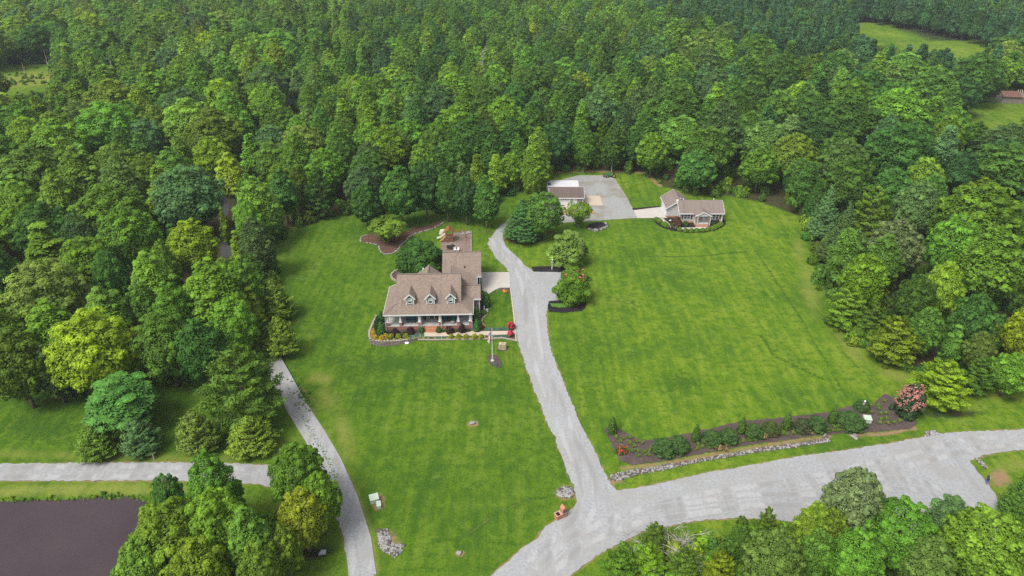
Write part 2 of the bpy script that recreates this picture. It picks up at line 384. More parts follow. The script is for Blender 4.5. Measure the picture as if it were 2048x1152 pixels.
# where the grass gives way to other things (all as wear, soil and litter on the land)
def ell(lst):
    o = np.zeros(gx.shape)
    for cx, cy_, rx, ry, ang, amp in lst:
        c, s = math.cos(R(ang)), math.sin(R(ang)); u, v = gpx - cx, gpy - cy_
        o = np.maximum(o, amp * np.exp(-(((u * c + v * s) / rx) ** 2 + ((-u * s + v * c) / ry) ** 2)))
    return o
def strip(lst):
    o = np.zeros(gx.shape)
    for pts, w_, amp in lst:
        d = dist_line(gx, gy, [p[:2] for p in W(pts)]); o = np.maximum(o, amp * np.exp(-(d / w_) ** 2))
    return o
open_ = in_poly(gpx, gpy, OPEN) | in_poly(gpx, gpy, FIELD_BACK) | in_poly(gpx, gpy, FIELD_BARN) | in_poly(gpx, gpy, MEADOW)
edge_d = dist_line(gx, gy, [p[:2] for p in W(OPEN)], True)
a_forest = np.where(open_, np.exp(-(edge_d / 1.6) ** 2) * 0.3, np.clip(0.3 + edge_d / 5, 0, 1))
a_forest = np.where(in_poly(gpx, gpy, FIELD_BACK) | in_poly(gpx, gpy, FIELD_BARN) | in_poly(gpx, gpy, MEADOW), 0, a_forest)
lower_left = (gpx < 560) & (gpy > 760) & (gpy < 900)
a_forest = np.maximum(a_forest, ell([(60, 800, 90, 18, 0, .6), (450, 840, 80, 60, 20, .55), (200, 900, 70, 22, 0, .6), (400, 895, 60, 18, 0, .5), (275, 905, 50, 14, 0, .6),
                                     (420, 1090, 150, 60, 0, .8), (620, 1105, 70, 20, 0, .85), (1700, 1140, 400, 50, 0, .75), (1350, 1120, 100, 30, 0, .6), (1900, 828, 90, 14, 0, .8), (2020, 800, 40, 12, 0, .6)]))
a_dry = ell([(640, 752, 36, 22, 10, .72), (655, 800, 40, 40, 0, .62), (690, 870, 26, 70, -12, .75), (1620, 580, 30, 70, -12, .7), (1700, 690, 60, 22, 48, .8), (1790, 750, 50, 18, 20, .75), (1920, 825, 80, 25, 0, .4),
             (2030, 930, 50, 22, 0, .7), (1990, 790, 60, 15, 0, .6), (1500, 560, 120, 25, 20, .3), (1450, 660, 60, 60, 0, .35), (980, 1000, 160, 40, -18, .38), (880, 1020, 200, 60, 0, .25), (60, 160, 90, 30, 0, .9),
             (1600, 505, 22, 60, -10, .6), (1560, 440, 40, 12, 20, .45), (1350, 480, 60, 14, 0, .3), (1230, 470, 50, 12, 0, .2), (660, 640, 40, 60, 0, .22)])
a_dry = np.maximum(a_dry, strip([([(560, 740), (600, 795), (640, 860), (672, 915), (705, 975), (735, 1060), (750, 1140)], 1.0, .75), ([(1110, 835), (1130, 900), (1150, 975)], 0.8, .4),
                                ([(0, 980), (150, 975), (300, 975), (420, 985)], 1.3, .75), ([(0, 905), (200, 912), (480, 918)], 1.6, .55),
                                ([(839, 932), (872, 916), (936, 899), (1005, 902), (1050, 914)], 0.25, .5), ([(1245, 960), (1412, 930), (1600, 902), (1800, 876)], 0.6, .35)]))
a_lush = ell([(620, 570, 55, 90, 0, .35), (800, 720, 130, 25, 0, .75), (680, 715, 60, 18, 0, .6), (1000, 740, 40, 30, 0, .35), (1370, 765, 40, 26, 0, .75), (1250, 610, 50, 30, 0, .5), (1190, 690, 50, 60, 0, .5), (1560, 690, 40, 20, 20, .45), (950, 870, 90, 40, 0, .35),
              (1090, 880, 35, 50, 0, .45), (780, 860, 60, 50, 0, .3), (90, 860, 120, 30, 0, .8), (1150, 470, 60, 16, 0, .7), (1000, 420, 50, 22, 0, .6), (850, 440, 120, 14, 0, .6), (1180, 800, 25, 60, 0, .5), (1000, 620, 25, 40, 0, .15),
              (720, 1050, 40, 60, 0, .3), (1300, 540, 40, 14, 10, .4), (1430, 700, 30, 30, 0, .35), (1600, 720, 35, 30, 30, .4), (1530, 590, 40, 14, 40, .5), (1160, 345, 60, 12, 0, .5)])
a_lush = np.maximum(a_lush, strip([([(1230, 512), (1348, 513), (1400, 512), (1497, 503)], 0.35, .9), ([(1511, 501), (1556, 567), (1605, 643), (1653, 726), (1695, 796)], 0.35, .8),
                                   ([(1521, 671), (1549, 712), (1643, 757)], 0.4, .95), ([(1681, 699), (1751, 768)], 0.5, .7), ([(1560, 440), (1575, 470), (1585, 500)], 0.5, .5),
                                   ([(1106, 992), (1047, 1003), (1005, 1020), (964, 1050), (917, 1078), (867, 1081)], 0.5, .8), ([(566, 735), (600, 790), (625, 815)], 1.1, .9),
                                   ([(1212, 858), (1218, 885), (1245, 935)], 0.5, .6), ([(640, 822), (672, 812), (684, 795)], 0.2, .9)]))
road_d = np.minimum(dist_line(gx, gy, [p[:2] for p in W(DRIVE)], True), dist_line(gx, gy, [p[:2] for p in W(LANE)], True))
a_soil = np.exp(-(road_d / 0.42) ** 2) * 0.72
a_soil = np.maximum(a_soil, strip([([(1245, 937), (1320, 929), (1412, 912), (1512, 895), (1600, 880), (1660, 874)], 0.85, .7), ([(1700, 870), (1770, 868), (1830, 856)], 0.7, .8), ([(1085, 999), (1040, 1006), (1000, 1024)], 0.3, .62), ([(985, 1034), (955, 1054), (925, 1075)], 0.3, .6),
                                   ([(1042, 1104), (1000, 1140)], 0.5, .95), ([(1255, 398), (1240, 374), (1229, 357)], 0.7, .6), ([(1100, 345), (1160, 343), (1230, 343), (1290, 346), (1320, 372)], 1.0, .9), ([(604, 775), (625, 800)], 0.5, .7)]))
a_soil = np.maximum(a_soil, ell([(2000, 955, 30, 26, 35, .9), (1975, 975, 20, 40, -25, .7), (757, 1004, 17, 22, 0, 1.1), (946, 848, 15, 8, 0, 1.1), (920, 1107, 14, 7, 0, 1.1), (1131, 986, 28, 20, 0, .95), (778, 1085, 34, 38, 0, .75), (1121, 1030, 16, 14, 0, .8),
                                 (765, 640, 20, 5, 0, .7), (1228, 962, 24, 12, 0, .8), (1250, 965, 14, 8, 0, .5), (800, 738, 60, 10, 0, .33), (690, 722, 40, 6, 0, .4), (230, 790, 40, 8, -20, .6), (1000, 690, 5, 4, 0, .2), (1640, 482, 14, 14, 0, .5)]))
wx = gx; wy = gy
a_straw = np.where(open_, np.exp(-((edge_d) / 1.2) ** 2) * .5, np.clip(.5 + edge_d / 6, 0, 1)) * np.where((gpy > 330) & (gpy < 760), 0.8, 0.35)
a_straw = np.where(in_poly(gpx, gpy, FIELD_BACK) | in_poly(gpx, gpy, FIELD_BARN) | in_poly(gpx, gpy, MEADOW), 0, a_straw)
a_straw = np.maximum(a_straw, ell([(1048, 478, 62, 17, 0, 1.1), (1100, 462, 16, 12, -35, 1.0), (977, 464, 13, 5, 0, 1.0), (1900, 826, 70, 8, 0, .8), (600, 1115, 70, 14, 0, .9), (120, 800, 60, 9, 0, .8), (540, 880, 40, 40, 0, .35), (1660, 650, 26, 70, -25, .6)]))

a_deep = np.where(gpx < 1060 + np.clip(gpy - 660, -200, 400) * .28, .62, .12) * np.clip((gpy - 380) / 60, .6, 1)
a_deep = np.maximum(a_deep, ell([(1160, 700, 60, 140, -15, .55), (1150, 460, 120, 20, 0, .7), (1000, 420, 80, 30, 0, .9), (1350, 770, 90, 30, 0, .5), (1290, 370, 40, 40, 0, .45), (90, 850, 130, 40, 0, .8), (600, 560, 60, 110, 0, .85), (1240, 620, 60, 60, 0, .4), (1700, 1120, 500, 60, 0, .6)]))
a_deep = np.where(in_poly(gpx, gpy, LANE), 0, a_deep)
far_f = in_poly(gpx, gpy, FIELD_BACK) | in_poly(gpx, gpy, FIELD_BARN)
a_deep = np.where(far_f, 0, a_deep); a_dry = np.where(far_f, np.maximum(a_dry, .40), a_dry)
gm = bpy.data.meshes.new('ground')
nx, ny = len(xs), len(ys)
gm.vertices.add(nx * ny); gm.vertices.foreach_set('co', np.stack([gx, gy, gz], 1).ravel())
ii, jj = np.meshgrid(np.arange(nx - 1), np.arange(ny - 1)); k0 = (jj * nx + ii).ravel()
quads = np.stack([k0, k0 + 1, k0 + nx + 1, k0 + nx], 1)
gm.loops.add(quads.size); gm.loops.foreach_set('vertex_index', quads.ravel())
gm.polygons.add(len(quads)); gm.polygons.foreach_set('loop_start', np.arange(len(quads)) * 4)
gm.update(calc_edges=True)
gm.polygons.foreach_set('use_smooth', np.ones(len(quads), bool))
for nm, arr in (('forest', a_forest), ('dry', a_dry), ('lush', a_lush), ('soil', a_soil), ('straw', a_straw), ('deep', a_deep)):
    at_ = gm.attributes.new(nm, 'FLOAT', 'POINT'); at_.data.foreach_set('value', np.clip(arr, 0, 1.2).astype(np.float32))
def ground_mat():
    m, nt, b, _ = nodes_of('grass_and_soil'); p = pos(nt)
    def A(n):
        a = nt.nodes.new('ShaderNodeAttribute'); a.attribute_type = 'GEOMETRY'; a.attribute_name = n; return a.outputs['Fac']
    n_big = noise(nt, p, 0.05, 5, 0.62); n_mid = noise(nt, p, 0.28, 4, 0.6); n_sm = noise(nt, p, 1.1, 4, 0.65); n_fine = noise(nt, p, 4.5, 3, 0.7)
    mp = nt.nodes.new('ShaderNodeMapping'); mp.inputs['Scale'].default_value = (0.8, 0.09, 1); mp.inputs['Rotation'].default_value = (0, 0, R(62)); L(nt, p, mp.inputs[0])
    mow = noise(nt, mp.outputs[0], 1.0, 3, 0.6)
    mp2 = nt.nodes.new('ShaderNodeMapping'); mp2.inputs['Scale'].default_value = (0.7, 0.06, 1); mp2.inputs['Rotation'].default_value = (0, 0, R(-12)); L(nt, p, mp2.inputs[0])
    mow2 = noise(nt, mp2.outputs[0], 1.0, 3, 0.6)
    k = mth(nt, 'ADD', mth(nt, 'ADD', mth(nt, 'MULTIPLY', n_big, 0.38), mth(nt, 'MULTIPLY', n_mid, 0.23)), mth(nt, 'ADD', mth(nt, 'MULTIPLY', mow, 0.22), mth(nt, 'MULTIPLY', mow2, 0.17)))
    g = ramp(nt, k, [(0.42, (0.052, 0.108, 0.012)), (0.47, (0.078, 0.145, 0.011)), (0.515, (0.108, 0.176, 0.012)), (0.57, (0.152, 0.210, 0.021))])
    g = mixc(nt, mth(nt, 'MULTIPLY', sstep(nt, n_sm, 0.47, 0.66), 0.55), g, (0.040, 0.098, 0.008))
    g = mixc(nt, mth(nt, 'MULTIPLY', sstep(nt, n_fine, 0.52, 0.66), 0.55), g, (0.026, 0.066, 0.007))
    g = mixc(nt, mth(nt, 'MULTIPLY', sstep(nt, n_fine, 0.46, 0.3), 0.5), g, (0.170, 0.250, 0.022))
    n_pt = noise(nt, p, 0.62, 3, 0.6)
    g = mixc(nt, mth(nt, 'MULTIPLY', sstep(nt, n_pt, 0.5, 0.66), 0.6), g, (0.046, 0.108, 0.010))
    g = mixc(nt, mth(nt, 'MULTIPLY', sstep(nt, n_pt, 0.45, 0.32), 0.5), g, (0.150, 0.218, 0.022))
    def mask(a, n, w=0.7, lo=0.35, hi=0.62):
        return sstep(nt, mth(nt, 'ADD', a, mth(nt, 'MULTIPLY', mth(nt, 'SUBTRACT', n, 0.5), w)), lo, hi)
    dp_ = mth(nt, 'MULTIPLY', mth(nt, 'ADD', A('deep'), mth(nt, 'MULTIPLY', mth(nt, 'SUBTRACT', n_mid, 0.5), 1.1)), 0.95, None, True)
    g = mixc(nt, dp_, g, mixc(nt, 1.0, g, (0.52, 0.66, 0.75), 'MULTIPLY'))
    lush = mth(nt, 'MULTIPLY', mask(A('lush'), n_sm, 1.5, 0.3, 0.8), 0.8)
    g = mixc(nt, lush, g, mixc(nt, sstep(nt, n_fine, 0.42, 0.6), (0.048, 0.104, 0.012), (0.022, 0.060, 0.008)))
    dry = mth(nt, 'MULTIPLY', mask(A('dry'), mixc(nt, 0.5, n_mid, n_sm), 1.2, 0.25, 0.95), 0.85)
    g = mixc(nt, dry, g, mixc(nt, sstep(nt, n_fine, 0.35, 0.65), (0.20, 0.205, 0.052), (0.155, 0.18, 0.035)))
    st = mask(A('straw'), n_sm, 1.0, 0.55, 0.9)
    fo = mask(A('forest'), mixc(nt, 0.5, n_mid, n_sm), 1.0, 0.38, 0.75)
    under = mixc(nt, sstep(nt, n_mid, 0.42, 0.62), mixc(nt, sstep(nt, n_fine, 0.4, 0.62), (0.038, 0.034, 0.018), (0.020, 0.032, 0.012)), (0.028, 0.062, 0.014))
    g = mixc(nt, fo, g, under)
    g = mixc(nt, mth(nt, 'MULTIPLY', st, 0.8), g, mixc(nt, sstep(nt, n_fine, 0.35, 0.65), (0.085, 0.056, 0.034), (0.048, 0.044, 0.02)))
    so = mask(A('soil'), mixc(nt, 0.4, n_sm, n_fine), 1.5, 0.42, 0.78)
    g = mixc(nt, so, g, mixc(nt, sstep(nt, n_fine, 0.35, 0.65), (0.26, 0.155, 0.08), (0.19, 0.145, 0.08)))
    L(nt, g, b.inputs['Base Color']); b.inputs['Roughness'].default_value = 0.95; b.inputs['Specular IOR Level'].default_value = 0.04
    h = mth(nt, 'ADD', mth(nt, 'MULTIPLY', n_fine, 0.5), mth(nt, 'MULTIPLY', n_sm, 0.8)); bump(nt, b, h, 0.9, 0.22)
    return m
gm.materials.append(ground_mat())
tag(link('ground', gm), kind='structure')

def ground_z(x, y): return float(dip(np.array([x]), np.array([y]))[0])
def outline(pts, z=0.0, step=0.5, jit=0.0, closed=True, seed=1):
    """resampled outline on the land, slightly uneven"""
    r_ = random.Random(seed); P = [at(a, b, 0) for a, b in pts]; o = []
    n = len(P)
    for i in range(n if closed else n - 1):
        a, b = P[i], P[(i + 1) % n]; m = max(1, int((b - a).length / step)); nrm = Vector((-(b - a).y, (b - a).x, 0)).normalized()
        for k in range(m):
            q = a.lerp(b, k / m) + nrm * r_.uniform(-jit, jit); o.append(Vector((q.x, q.y, z)))
    if not closed: o.append(Vector((P[-1].x, P[-1].y, z)))
    return o
def sheet(name, pts, z, mat, step=0.5, jit=0.1, kind='structure', seed=1, skirt=0.0):
    o = outline(pts, z, step, jit, True, seed)
    tri = tessellate_polygon([o])
    b = MB(); area = sum(o[i].x * o[(i + 1) % len(o)].y - o[(i + 1) % len(o)].x * o[i].y for i in range(len(o)))
    fs_ = []
    for t in tri:
        a, c, d = (o[i] for i in t); s = (c - a).cross(d - a).z
        fs_.append(tuple(t) if s > 0 else tuple(reversed(t)))
    b.add(o, fs_)
    if skirt:
        n = len(o); b.add([(p.x, p.y, p.z) for p in o] + [(p.x, p.y, p.z - skirt) for p in o], [(i, i + n, (i + 1) % n + n, (i + 1) % n) if area < 0 else (i, (i + 1) % n, (i + 1) % n + n, i + n) for i in range(n)])
    return tag(b.build(name, mat), kind=kind)

sheet('gravel_driveway', DRIVE, 0.05, M_gravel, 0.45, 0.13, seed=2)
LOT = [(1012, 451), (1040, 446), (1085, 444.5), (1116, 444), (1138, 443.5), (1183, 440.5), (1208, 438.5), (1273, 434.8), (1264, 418), (1254, 398), (1239, 375), (1228, 358), (1208, 352.2), (1158, 352.2), (1129, 359), (1098, 369), (1087, 400), (1062, 425), (1022, 440)]
sheet('gravel_parking_lot', LOT, 0.056, M_gravel_lot, 0.45, 0.1, seed=3)
sheet('gravel_lane', LANE, 0.05, M_gravel, 0.45, 0.13, seed=4)
def tracks(lines, z=.054, half=.9, w=1.3):
    b = MB(); at_v = []
    for pts in lines:
        o = outline(pts, z, 1.0, 0, False)
        for s in (-half, half):
            n = len(o); vs_ = []
            for i, q in enumerate(o):
                d = (o[min(i + 2, n - 1)] - o[max(i - 2, 0)]).normalized(); nn = Vector((-d.y, d.x, 0))
                for k in range(5): vs_.append(q + nn * (s + (k - 2) / 2 * w / 2)); at_v.append((0, .7, 1, .7, 0)[k] * (0 if i in (0, n - 1) else 1))
            b.add(vs_, [(5 * i + k + 5, 5 * i + k + 6, 5 * i + k + 1, 5 * i + k) for i in range(n - 1) for k in range(4)])
        z += .004
    o = b.build('wheel_tracks', M_track); a = o.data.attributes.new('track', 'FLOAT', 'POINT'); a.data.foreach_set('value', np.array(at_v, np.float32))
    return tag(o, kind='structure')
tracks([[(1060, 1140), (1110, 1095), (1160, 1045), (1182, 1000), (1172, 945), (1140, 880), (1115, 815), (1088, 750), (1070, 700), (1064, 650), (1060, 600), (1050, 560), (1030, 525), (1000, 497), (990, 475)],
        [(1075, 1155), (1150, 1085), (1250, 1040), (1400, 1000), (1600, 970), (1800, 925), (1950, 886), (2048, 880)],
        [(726, 1155), (716, 1080), (692, 1000), (660, 925), (630, 872), (594, 815), (565, 760), (541, 716)], [(0, 945), (300, 943), (520, 949)],
        [(1560, 985), (1700, 965), (1840, 970), (1930, 1010), (1940, 1060), (1880, 1080)], [(1300, 1030), (1500, 1000), (1700, 1000), (1850, 1030)]])
wl = [at(a, b) for a, b in WOODS]; side = []
for i, p in enumerate(wl):
    d = (wl[min(i + 1, len(wl) - 1)] - wl[max(i - 1, 0)]).normalized(); side.append(Vector((-d.y, d.x, 0)) * 1.1)
b = MB(); n = len(wl)
b.add([p + s + Vector((0, 0, .045)) for p, s in zip(wl, side)] + [p - s + Vector((0, 0, .045)) for p, s in zip(wl, side)], [(i + n, i + n + 1, i + 1, i) for i in range(n - 1)])
tag(b.build('woodland_lane', simple('asphalt_grey', (0.05, 0.05, 0.05), 0.9, 0.2, 1, 8)), kind='structure')

wm, wnt, wb, _ = nodes_of('pond_water')
wb.inputs['Base Color'].default_value = (0.085, 0.064, 0.060, 1); wb.inputs['Roughness'].default_value = 0.06; wb.inputs['IOR'].default_value = 1.33
wp = pos(wnt); L(wnt, ramp(wnt, noise(wnt, wp, 0.12, 3), [(0.3, (0.040, 0.029, 0.033)), (0.7, (0.052, 0.037, 0.042))]), wb.inputs['Base Color'])
bump(wnt, wb, noise(wnt, wp, 2.2, 3, 0.6), 0.10, 0.05)
b = MB(); b.add([(-130, 10, -0.72), (-30, 10, -0.72), (-30, 75, -0.72), (-130, 75, -0.72)], [(0, 1, 2, 3)])
tag(b.build('pond_water', wm), kind='structure')

# weeds down the middle of the lane, weeds on the banks: made with the plants further on
# ---------------------------------------------------------------- paving and planting beds
sheet('garage_apron', [(962.5, 545), (1018.5, 545), (1021, 575.6), (1000, 576), (989, 581), (978, 588), (964, 581)], 0.10, M_conc, 1.0, 0, skirt=.1)
sheet('front_walk', [(848, 673.5), (848, 663.5), (872, 663.5), (1031, 662.5), (1031.5, 669), (930, 672.5), (872, 673.5)], 0.10, M_conc_warm, 1.0, 0, skirt=.1)
sheet('workshop_apron', [(1119, 411.5), (1140.5, 411.5), (1143, 423), (1122, 423)], 0.10, M_conc_warm, 1.0, 0, skirt=.1)
sheet('workshop_side_pad', [(1163, 391.5), (1200, 392.5), (1205.5, 411.2), (1164, 411.2)], 0.11, M_conc_warm, 1.0, 0, skirt=.1)
sheet('cottage_drive', [(1266.7, 421), (1322, 414.5), (1334, 436), (1274.5, 436.5)], 0.10, M_conc, 1.0, 0, skirt=.1)
sheet('cottage_walk', [(1319, 437.5), (1326, 437.2), (1341, 450), (1358, 456), (1391, 455.2), (1391, 453.6), (1417, 453.6), (1418, 456.6), (1392, 458.4), (1356, 459.2), (1338, 453.5)], 0.075, M_conc, 0.7, 0, skirt=.05)
FRONT_BED = [(751.5, 634), (745, 647), (739, 664), (739.5, 676), (750, 681), (766, 683), (800, 681), (828, 677.3), (838, 679.4), (900, 679), (970, 677.5), (1005, 676), (1031, 681), (1031, 656), (975, 655.5), (969, 655), (963.5, 645), (965, 638),
             (974, 630), (976, 620), (966, 590), (955, 596), (940, 650), (780, 650), (772, 622)]
sheet('front_garden_bed', FRONT_BED, 0.04, M_mulch, 0.6, 0.03, skirt=.3)
sheet('apron_bed', [(997, 576.5), (1021, 576), (1022, 587), (1016, 587), (1008, 583.5), (999, 583)], 0.05, M_mulch, 0.6, 0.05)
YARD_BED = [(721, 480), (723.6, 473), (733, 470), (760, 462), (811, 464), (825, 455), (853, 451), (880, 443), (887.5, 442), (886, 446), (867, 457.5), (846, 463), (829, 468), (817, 475.6), (812.5, 482.5), (803, 489), (794.4, 502), (783, 508), (769.4, 509), (760, 502), (757, 491), (746, 488), (722, 484.6)]
sheet('back_garden_bed', YARD_BED, 0.04, M_straw, 0.6, 0.04)
sheet('side_garden_bed', [(798, 541), (786.5, 546.5), (782.5, 553), (786, 560), (797, 563), (806, 550)], 0.10, M_mulch, 0.4, 0.02)
sheet('play_area', [(884, 470), (921.5, 464.5), (942, 463), (942, 507), (880, 507)], 0.05, M_chips, 0.6, 0.03)
sheet('drive_bed', [(1062, 534.5), (1075, 533), (1128, 532.5), (1140, 538), (1128, 545), (1067, 543.8)], 0.06, M_mulch_black, 0.5, 0.06)
sheet('island_bed', [(1097, 603), (1134, 600.5), (1150, 604), (1165, 597), (1172, 601), (1172, 616), (1163, 622), (1130, 626), (1097, 624), (1095.5, 613)], 0.06, M_mulch_black, 0.5, 0.08)
sheet('island_grass', [(1099, 607.5), (1135, 607), (1138, 613.5), (1120, 616), (1105, 613.5)], 0.064, simple('lush_grass', (0.06, 0.16, 0.012), 0.9, 0.4, 1.5, 7), 0.4, 0.08)
sheet('cottage_drive_border', [(1264, 416.8), (1320, 412), (1321, 414.6), (1266, 420.6)], 0.05, M_mulch_black, 0.5, 0.04)
COT_BED = [(1303, 437.6), (1315, 450), (1326, 456), (1341, 461), (1373, 465.4), (1405, 465.3), (1433, 460), (1445, 454.5), (1451, 449), (1451.5, 443), (1445, 438.5), (1420, 430), (1340, 425), (1335, 437)]
sheet('cottage_bed', COT_BED, 0.05, M_mulch_black, 0.6, 0.04)
sheet('ring_bed', [(1170, 458), (1180, 447), (1196, 443.6), (1212, 446), (1215, 452), (1205, 458), (1186, 461.5)], 0.05, M_mulch_black, 0.4, 0.05)
ROAD_BED = [(1208, 859.6), (1216.5, 853.5), (1233, 856), (1256, 868), (1280, 879.5), (1306, 880), (1392, 864), (1479, 843), (1572, 834), (1661, 824), (1700, 812), (1745, 811), (1758, 796.5), (1771, 788), (1788, 793), (1831, 829.7), (1834.5, 846), (1821, 858), (1711, 867), (1645, 870),
            (1512, 889), (1412, 906), (1313, 925), (1263, 930), (1240, 921), (1223, 889.5)]
sheet('roadside_bed', ROAD_BED, 0.05, M_mulch, 0.5, 0.12, seed=9)
sheet('flagpole_bed', [(974, 716), (977, 711), (985, 709.5), (995, 710.5), (1000, 718), (1005, 728), (1001, 734), (992, 735.5), (980, 730)], 0.03 + 0.02, M_mulch, 0.3, 0.05)
sheet('boulder_bed', [(994, 696), (998, 691), (1008, 690), (1016, 694), (1015, 700), (1006, 703), (997, 701)], 0.05, M_mulch, 0.3, 0.05)
sheet('planter_bed', [(1114, 424), (1140, 422.5), (1185, 421), (1193, 428), (1114, 430)], 0.08, M_conc_warm if False else simple('clay_soil', (0.33, 0.20, 0.09), 0.95, 0.3, 2, 9), 0.5, 0.03)

# concrete edging and curbs: one thing each
def edging(name, pts, w, h, mat, label, z=0.0, step=0.5):
    o = outline(pts, z, step, 0, False); b = MB(); n = len(o); vs_ = []
    for i, p in enumerate(o):
        d = (o[min(i + 1, n - 1)] - o[max(i - 1, 0)]).normalized(); s = Vector((-d.y, d.x, 0)) * w / 2
        vs_ += [p - s, p + s, p + s + Vector((0, 0, h)), p - s + Vector((0, 0, h))]
    fs_ = [(4 * i + a, 4 * i + 4 + a, 4 * i + 4 + (a + 1) % 4, 4 * i + (a + 1) % 4) for i in range(n - 1) for a in range(4)] + [(3, 2, 1, 0), (4 * n - 4, 4 * n - 3, 4 * n - 2, 4 * n - 1)]
    b.add(vs_, fs_); return tag(b.build(name, mat), label, 'edging')
edging('curb', [(1021, 577), (1027, 625), (1032.2, 683)], 0.22, 0.14, M_conc_warm, 'thin straight concrete curb between the small front lawn and the gravel driveway')
edging('garden_edging', [(836, 680.2), (870, 680.5), (900, 679.8), (970, 678.3), (1005, 676.8), (1031, 681.6)], 0.22, 0.2, M_cap, 'low pale edging in front of the shrub row below the front walk')
edging('garden_edging', [(971, 655.5), (968, 652), (963.5, 645), (964.5, 639), (974, 630), (976, 619)], 0.2, 0.22, M_cap, 'curving low edging of the bed beside the east side of the big house', step=.3)

def block_wall(name, pts, courses, bl, bh, depth, label, z0f, capw, mat, cat='wall', offset=0.0):
    """dry-laid wall: block courses (joined, too small to pick apart) and a row of cap stones"""
    o = outline(pts, 0, bl, 0, False); t = empty(name, (0, 0, 0), 0, label, cat)
    b = MB(); cb = MB(); r_ = random.Random(5)
    for i in range(len(o) - 1):
        a, c = o[i], o[i + 1]; d = (c - a); ang = math.atan2(d.y, d.x); zb = z0f((a.x + c.x) / 2, (a.y + c.y) / 2)
        k = max(1, int(round((0.10 - zb) / bh))) if courses is None else courses
        for q in range(k):
            M = Matrix.Translation((a + c) / 2 + Vector((0, 0, 0))) @ Matrix.Rotation(ang, 4, 'Z'); off = (q % 2) * bl * .5; pr = r_.uniform(-.03, .03)
            z1 = 0.10 - q * bh if courses is None else (courses - q) * bh
            b.box(-bl / 2 + .015 + off, bl / 2 - .015 + off, -depth / 2 + pr, depth / 2 + pr, z1 - bh + .015, z1, 0, M)
        top = 0.10 if courses is None else courses * bh
        M = Matrix.Translation((a + c) / 2) @ Matrix.Rotation(ang + r_.uniform(-.03, .03), 4, 'Z')
        cb.box(-bl / 2 + .01, bl / 2 - .01, -capw / 2, capw / 2, top + .004, top + .09 + r_.uniform(0, .02), 0, M)
    tag(b.build('block', mat, t), kind='stuff'); tag(cb.build('cap_stone', M_cap, t), kind='stuff')
    return t
block_wall('retaining_wall', [(753, 631), (751.5, 635.7), (745, 648), (738.5, 664), (739, 676.4), (743, 680), (750, 682), (766, 683.6), (785, 683), (800, 681.8), (815, 679.6), (828, 677.2), (840, 674.8), (848, 672.5)], None, 0.42, 0.16, 0.32,
           'curved grey block retaining wall with pale caps round the front garden', lambda x, y: ground_z(x, y) - .1, 0.36, M_block)
block_wall('garden_wall', [(797, 541.5), (790, 544), (785.5, 547), (782.5, 552), (784, 557.5), (788, 561.5), (797, 564)], 2, 0.42, 0.14, 0.3, 'small curved pale stone wall beside the west side of the big house', lambda x, y: 0, 0.34, M_stone)
def rock_mesh(seed, n=1):
    r_ = random.Random(seed); bm = bmesh.new(); bmesh.ops.create_icosphere(bm, subdivisions=n, radius=1)
    for v in bm.verts: v.co *= r_.uniform(0.72, 1.15)
    me = bpy.data.meshes.new('rock'); bm.to_mesh(me); bm.free(); return me
M_rock = simple('white_rock', (0.24, 0.232, 0.225), 0.9, 0.45, 1.2, 6)
M_rock_dark = simple('grey_rock', (0.085, 0.07, 0.062), 0.9, 0.4, 1.2, 6)
ICO = [rock_mesh(s) for s in range(6)]
ICOV = []
for me in ICO:
    v = np.zeros(len(me.vertices) * 3); me.vertices.foreach_get('co', v); ICOV.append((v.reshape(-1, 3), [tuple(p.vertices) for p in me.polygons]))
def rubble(name, poly, n, s0, s1, zf=0.05, dark=0.35, seed=1, line=None, kind='stuff', heap=0.0):
    r_ = random.Random(seed); b = MB(); pw = [p[:2] for p in W(poly)] if poly else None; k = 0
    if pw: x0, x1 = min(p[0] for p in pw), max(p[0] for p in pw); y0, y1 = min(p[1] for p in pw), max(p[1] for p in pw)
    if pw: cx_, cy__ = (x0 + x1) / 2, (y0 + y1) / 2
    lw = W(line) if line else None
    while k < n:
        if lw:
            t = r_.random() * (len(lw) - 1); i = min(int(t), len(lw) - 2); q = lw[i].lerp(lw[i + 1], t - i); x, y = q.x + r_.gauss(0, .05), q.y + r_.gauss(0, .05)
        else:
            x, y = r_.uniform(x0, x1), r_.uniform(y0, y1)
            if not in_poly(np.array([x]), np.array([y]), pw)[0]: continue
        s = r_.uniform(s0, s1) * (1 if r_.random() < .8 else 1.5); V, Fc = r_.choice(ICOV); a = r_.random() * 6.28; c, sn = math.cos(a), math.sin(a); sx, sy, sz = s * r_.uniform(.7, 1.3), s * r_.uniform(.6, 1), s * r_.uniform(.4, .75)
        hz = heap * max(0, 1 - math.hypot((x - cx_) / (x1 - x0) * 2, (y - cy__) / (y1 - y0) * 2)) if heap else 0
        b.add([(x + (p[0] * c * sx - p[1] * sn * sy), y + (p[0] * sn * sx + p[1] * c * sy), zf + hz + (p[2] + .3) * sz) for p in V], Fc, 1 if r_.random() < dark else 0); k += 1
    return tag(b.build(name, [M_rock, M_rock_dark]), kind=kind)
RIP = [(1219, 952), (1240, 945), (1310, 934), (1412, 916), (1512, 898), (1600, 886), (1648, 878), (1646, 871), (1652, 869), (1660, 884), (1600, 893), (1512, 905), (1412, 922), (1330, 939), (1262, 953), (1235, 963), (1221, 961)]
rubble('rubble_ditch', RIP, 1700, 0.08, 0.18, .05, .5, 11)
sheet('rubble_ditch_bed', RIP, 0.058, M_rock_dark, 0.5, 0.15)
rubble('rubble_patch', [(755, 1060), (775, 1058), (784, 1086), (808, 1092), (802, 1106), (790, 1116), (770, 1105), (757, 1090)], 420, 0.10, 0.2, .03, .32, 12)
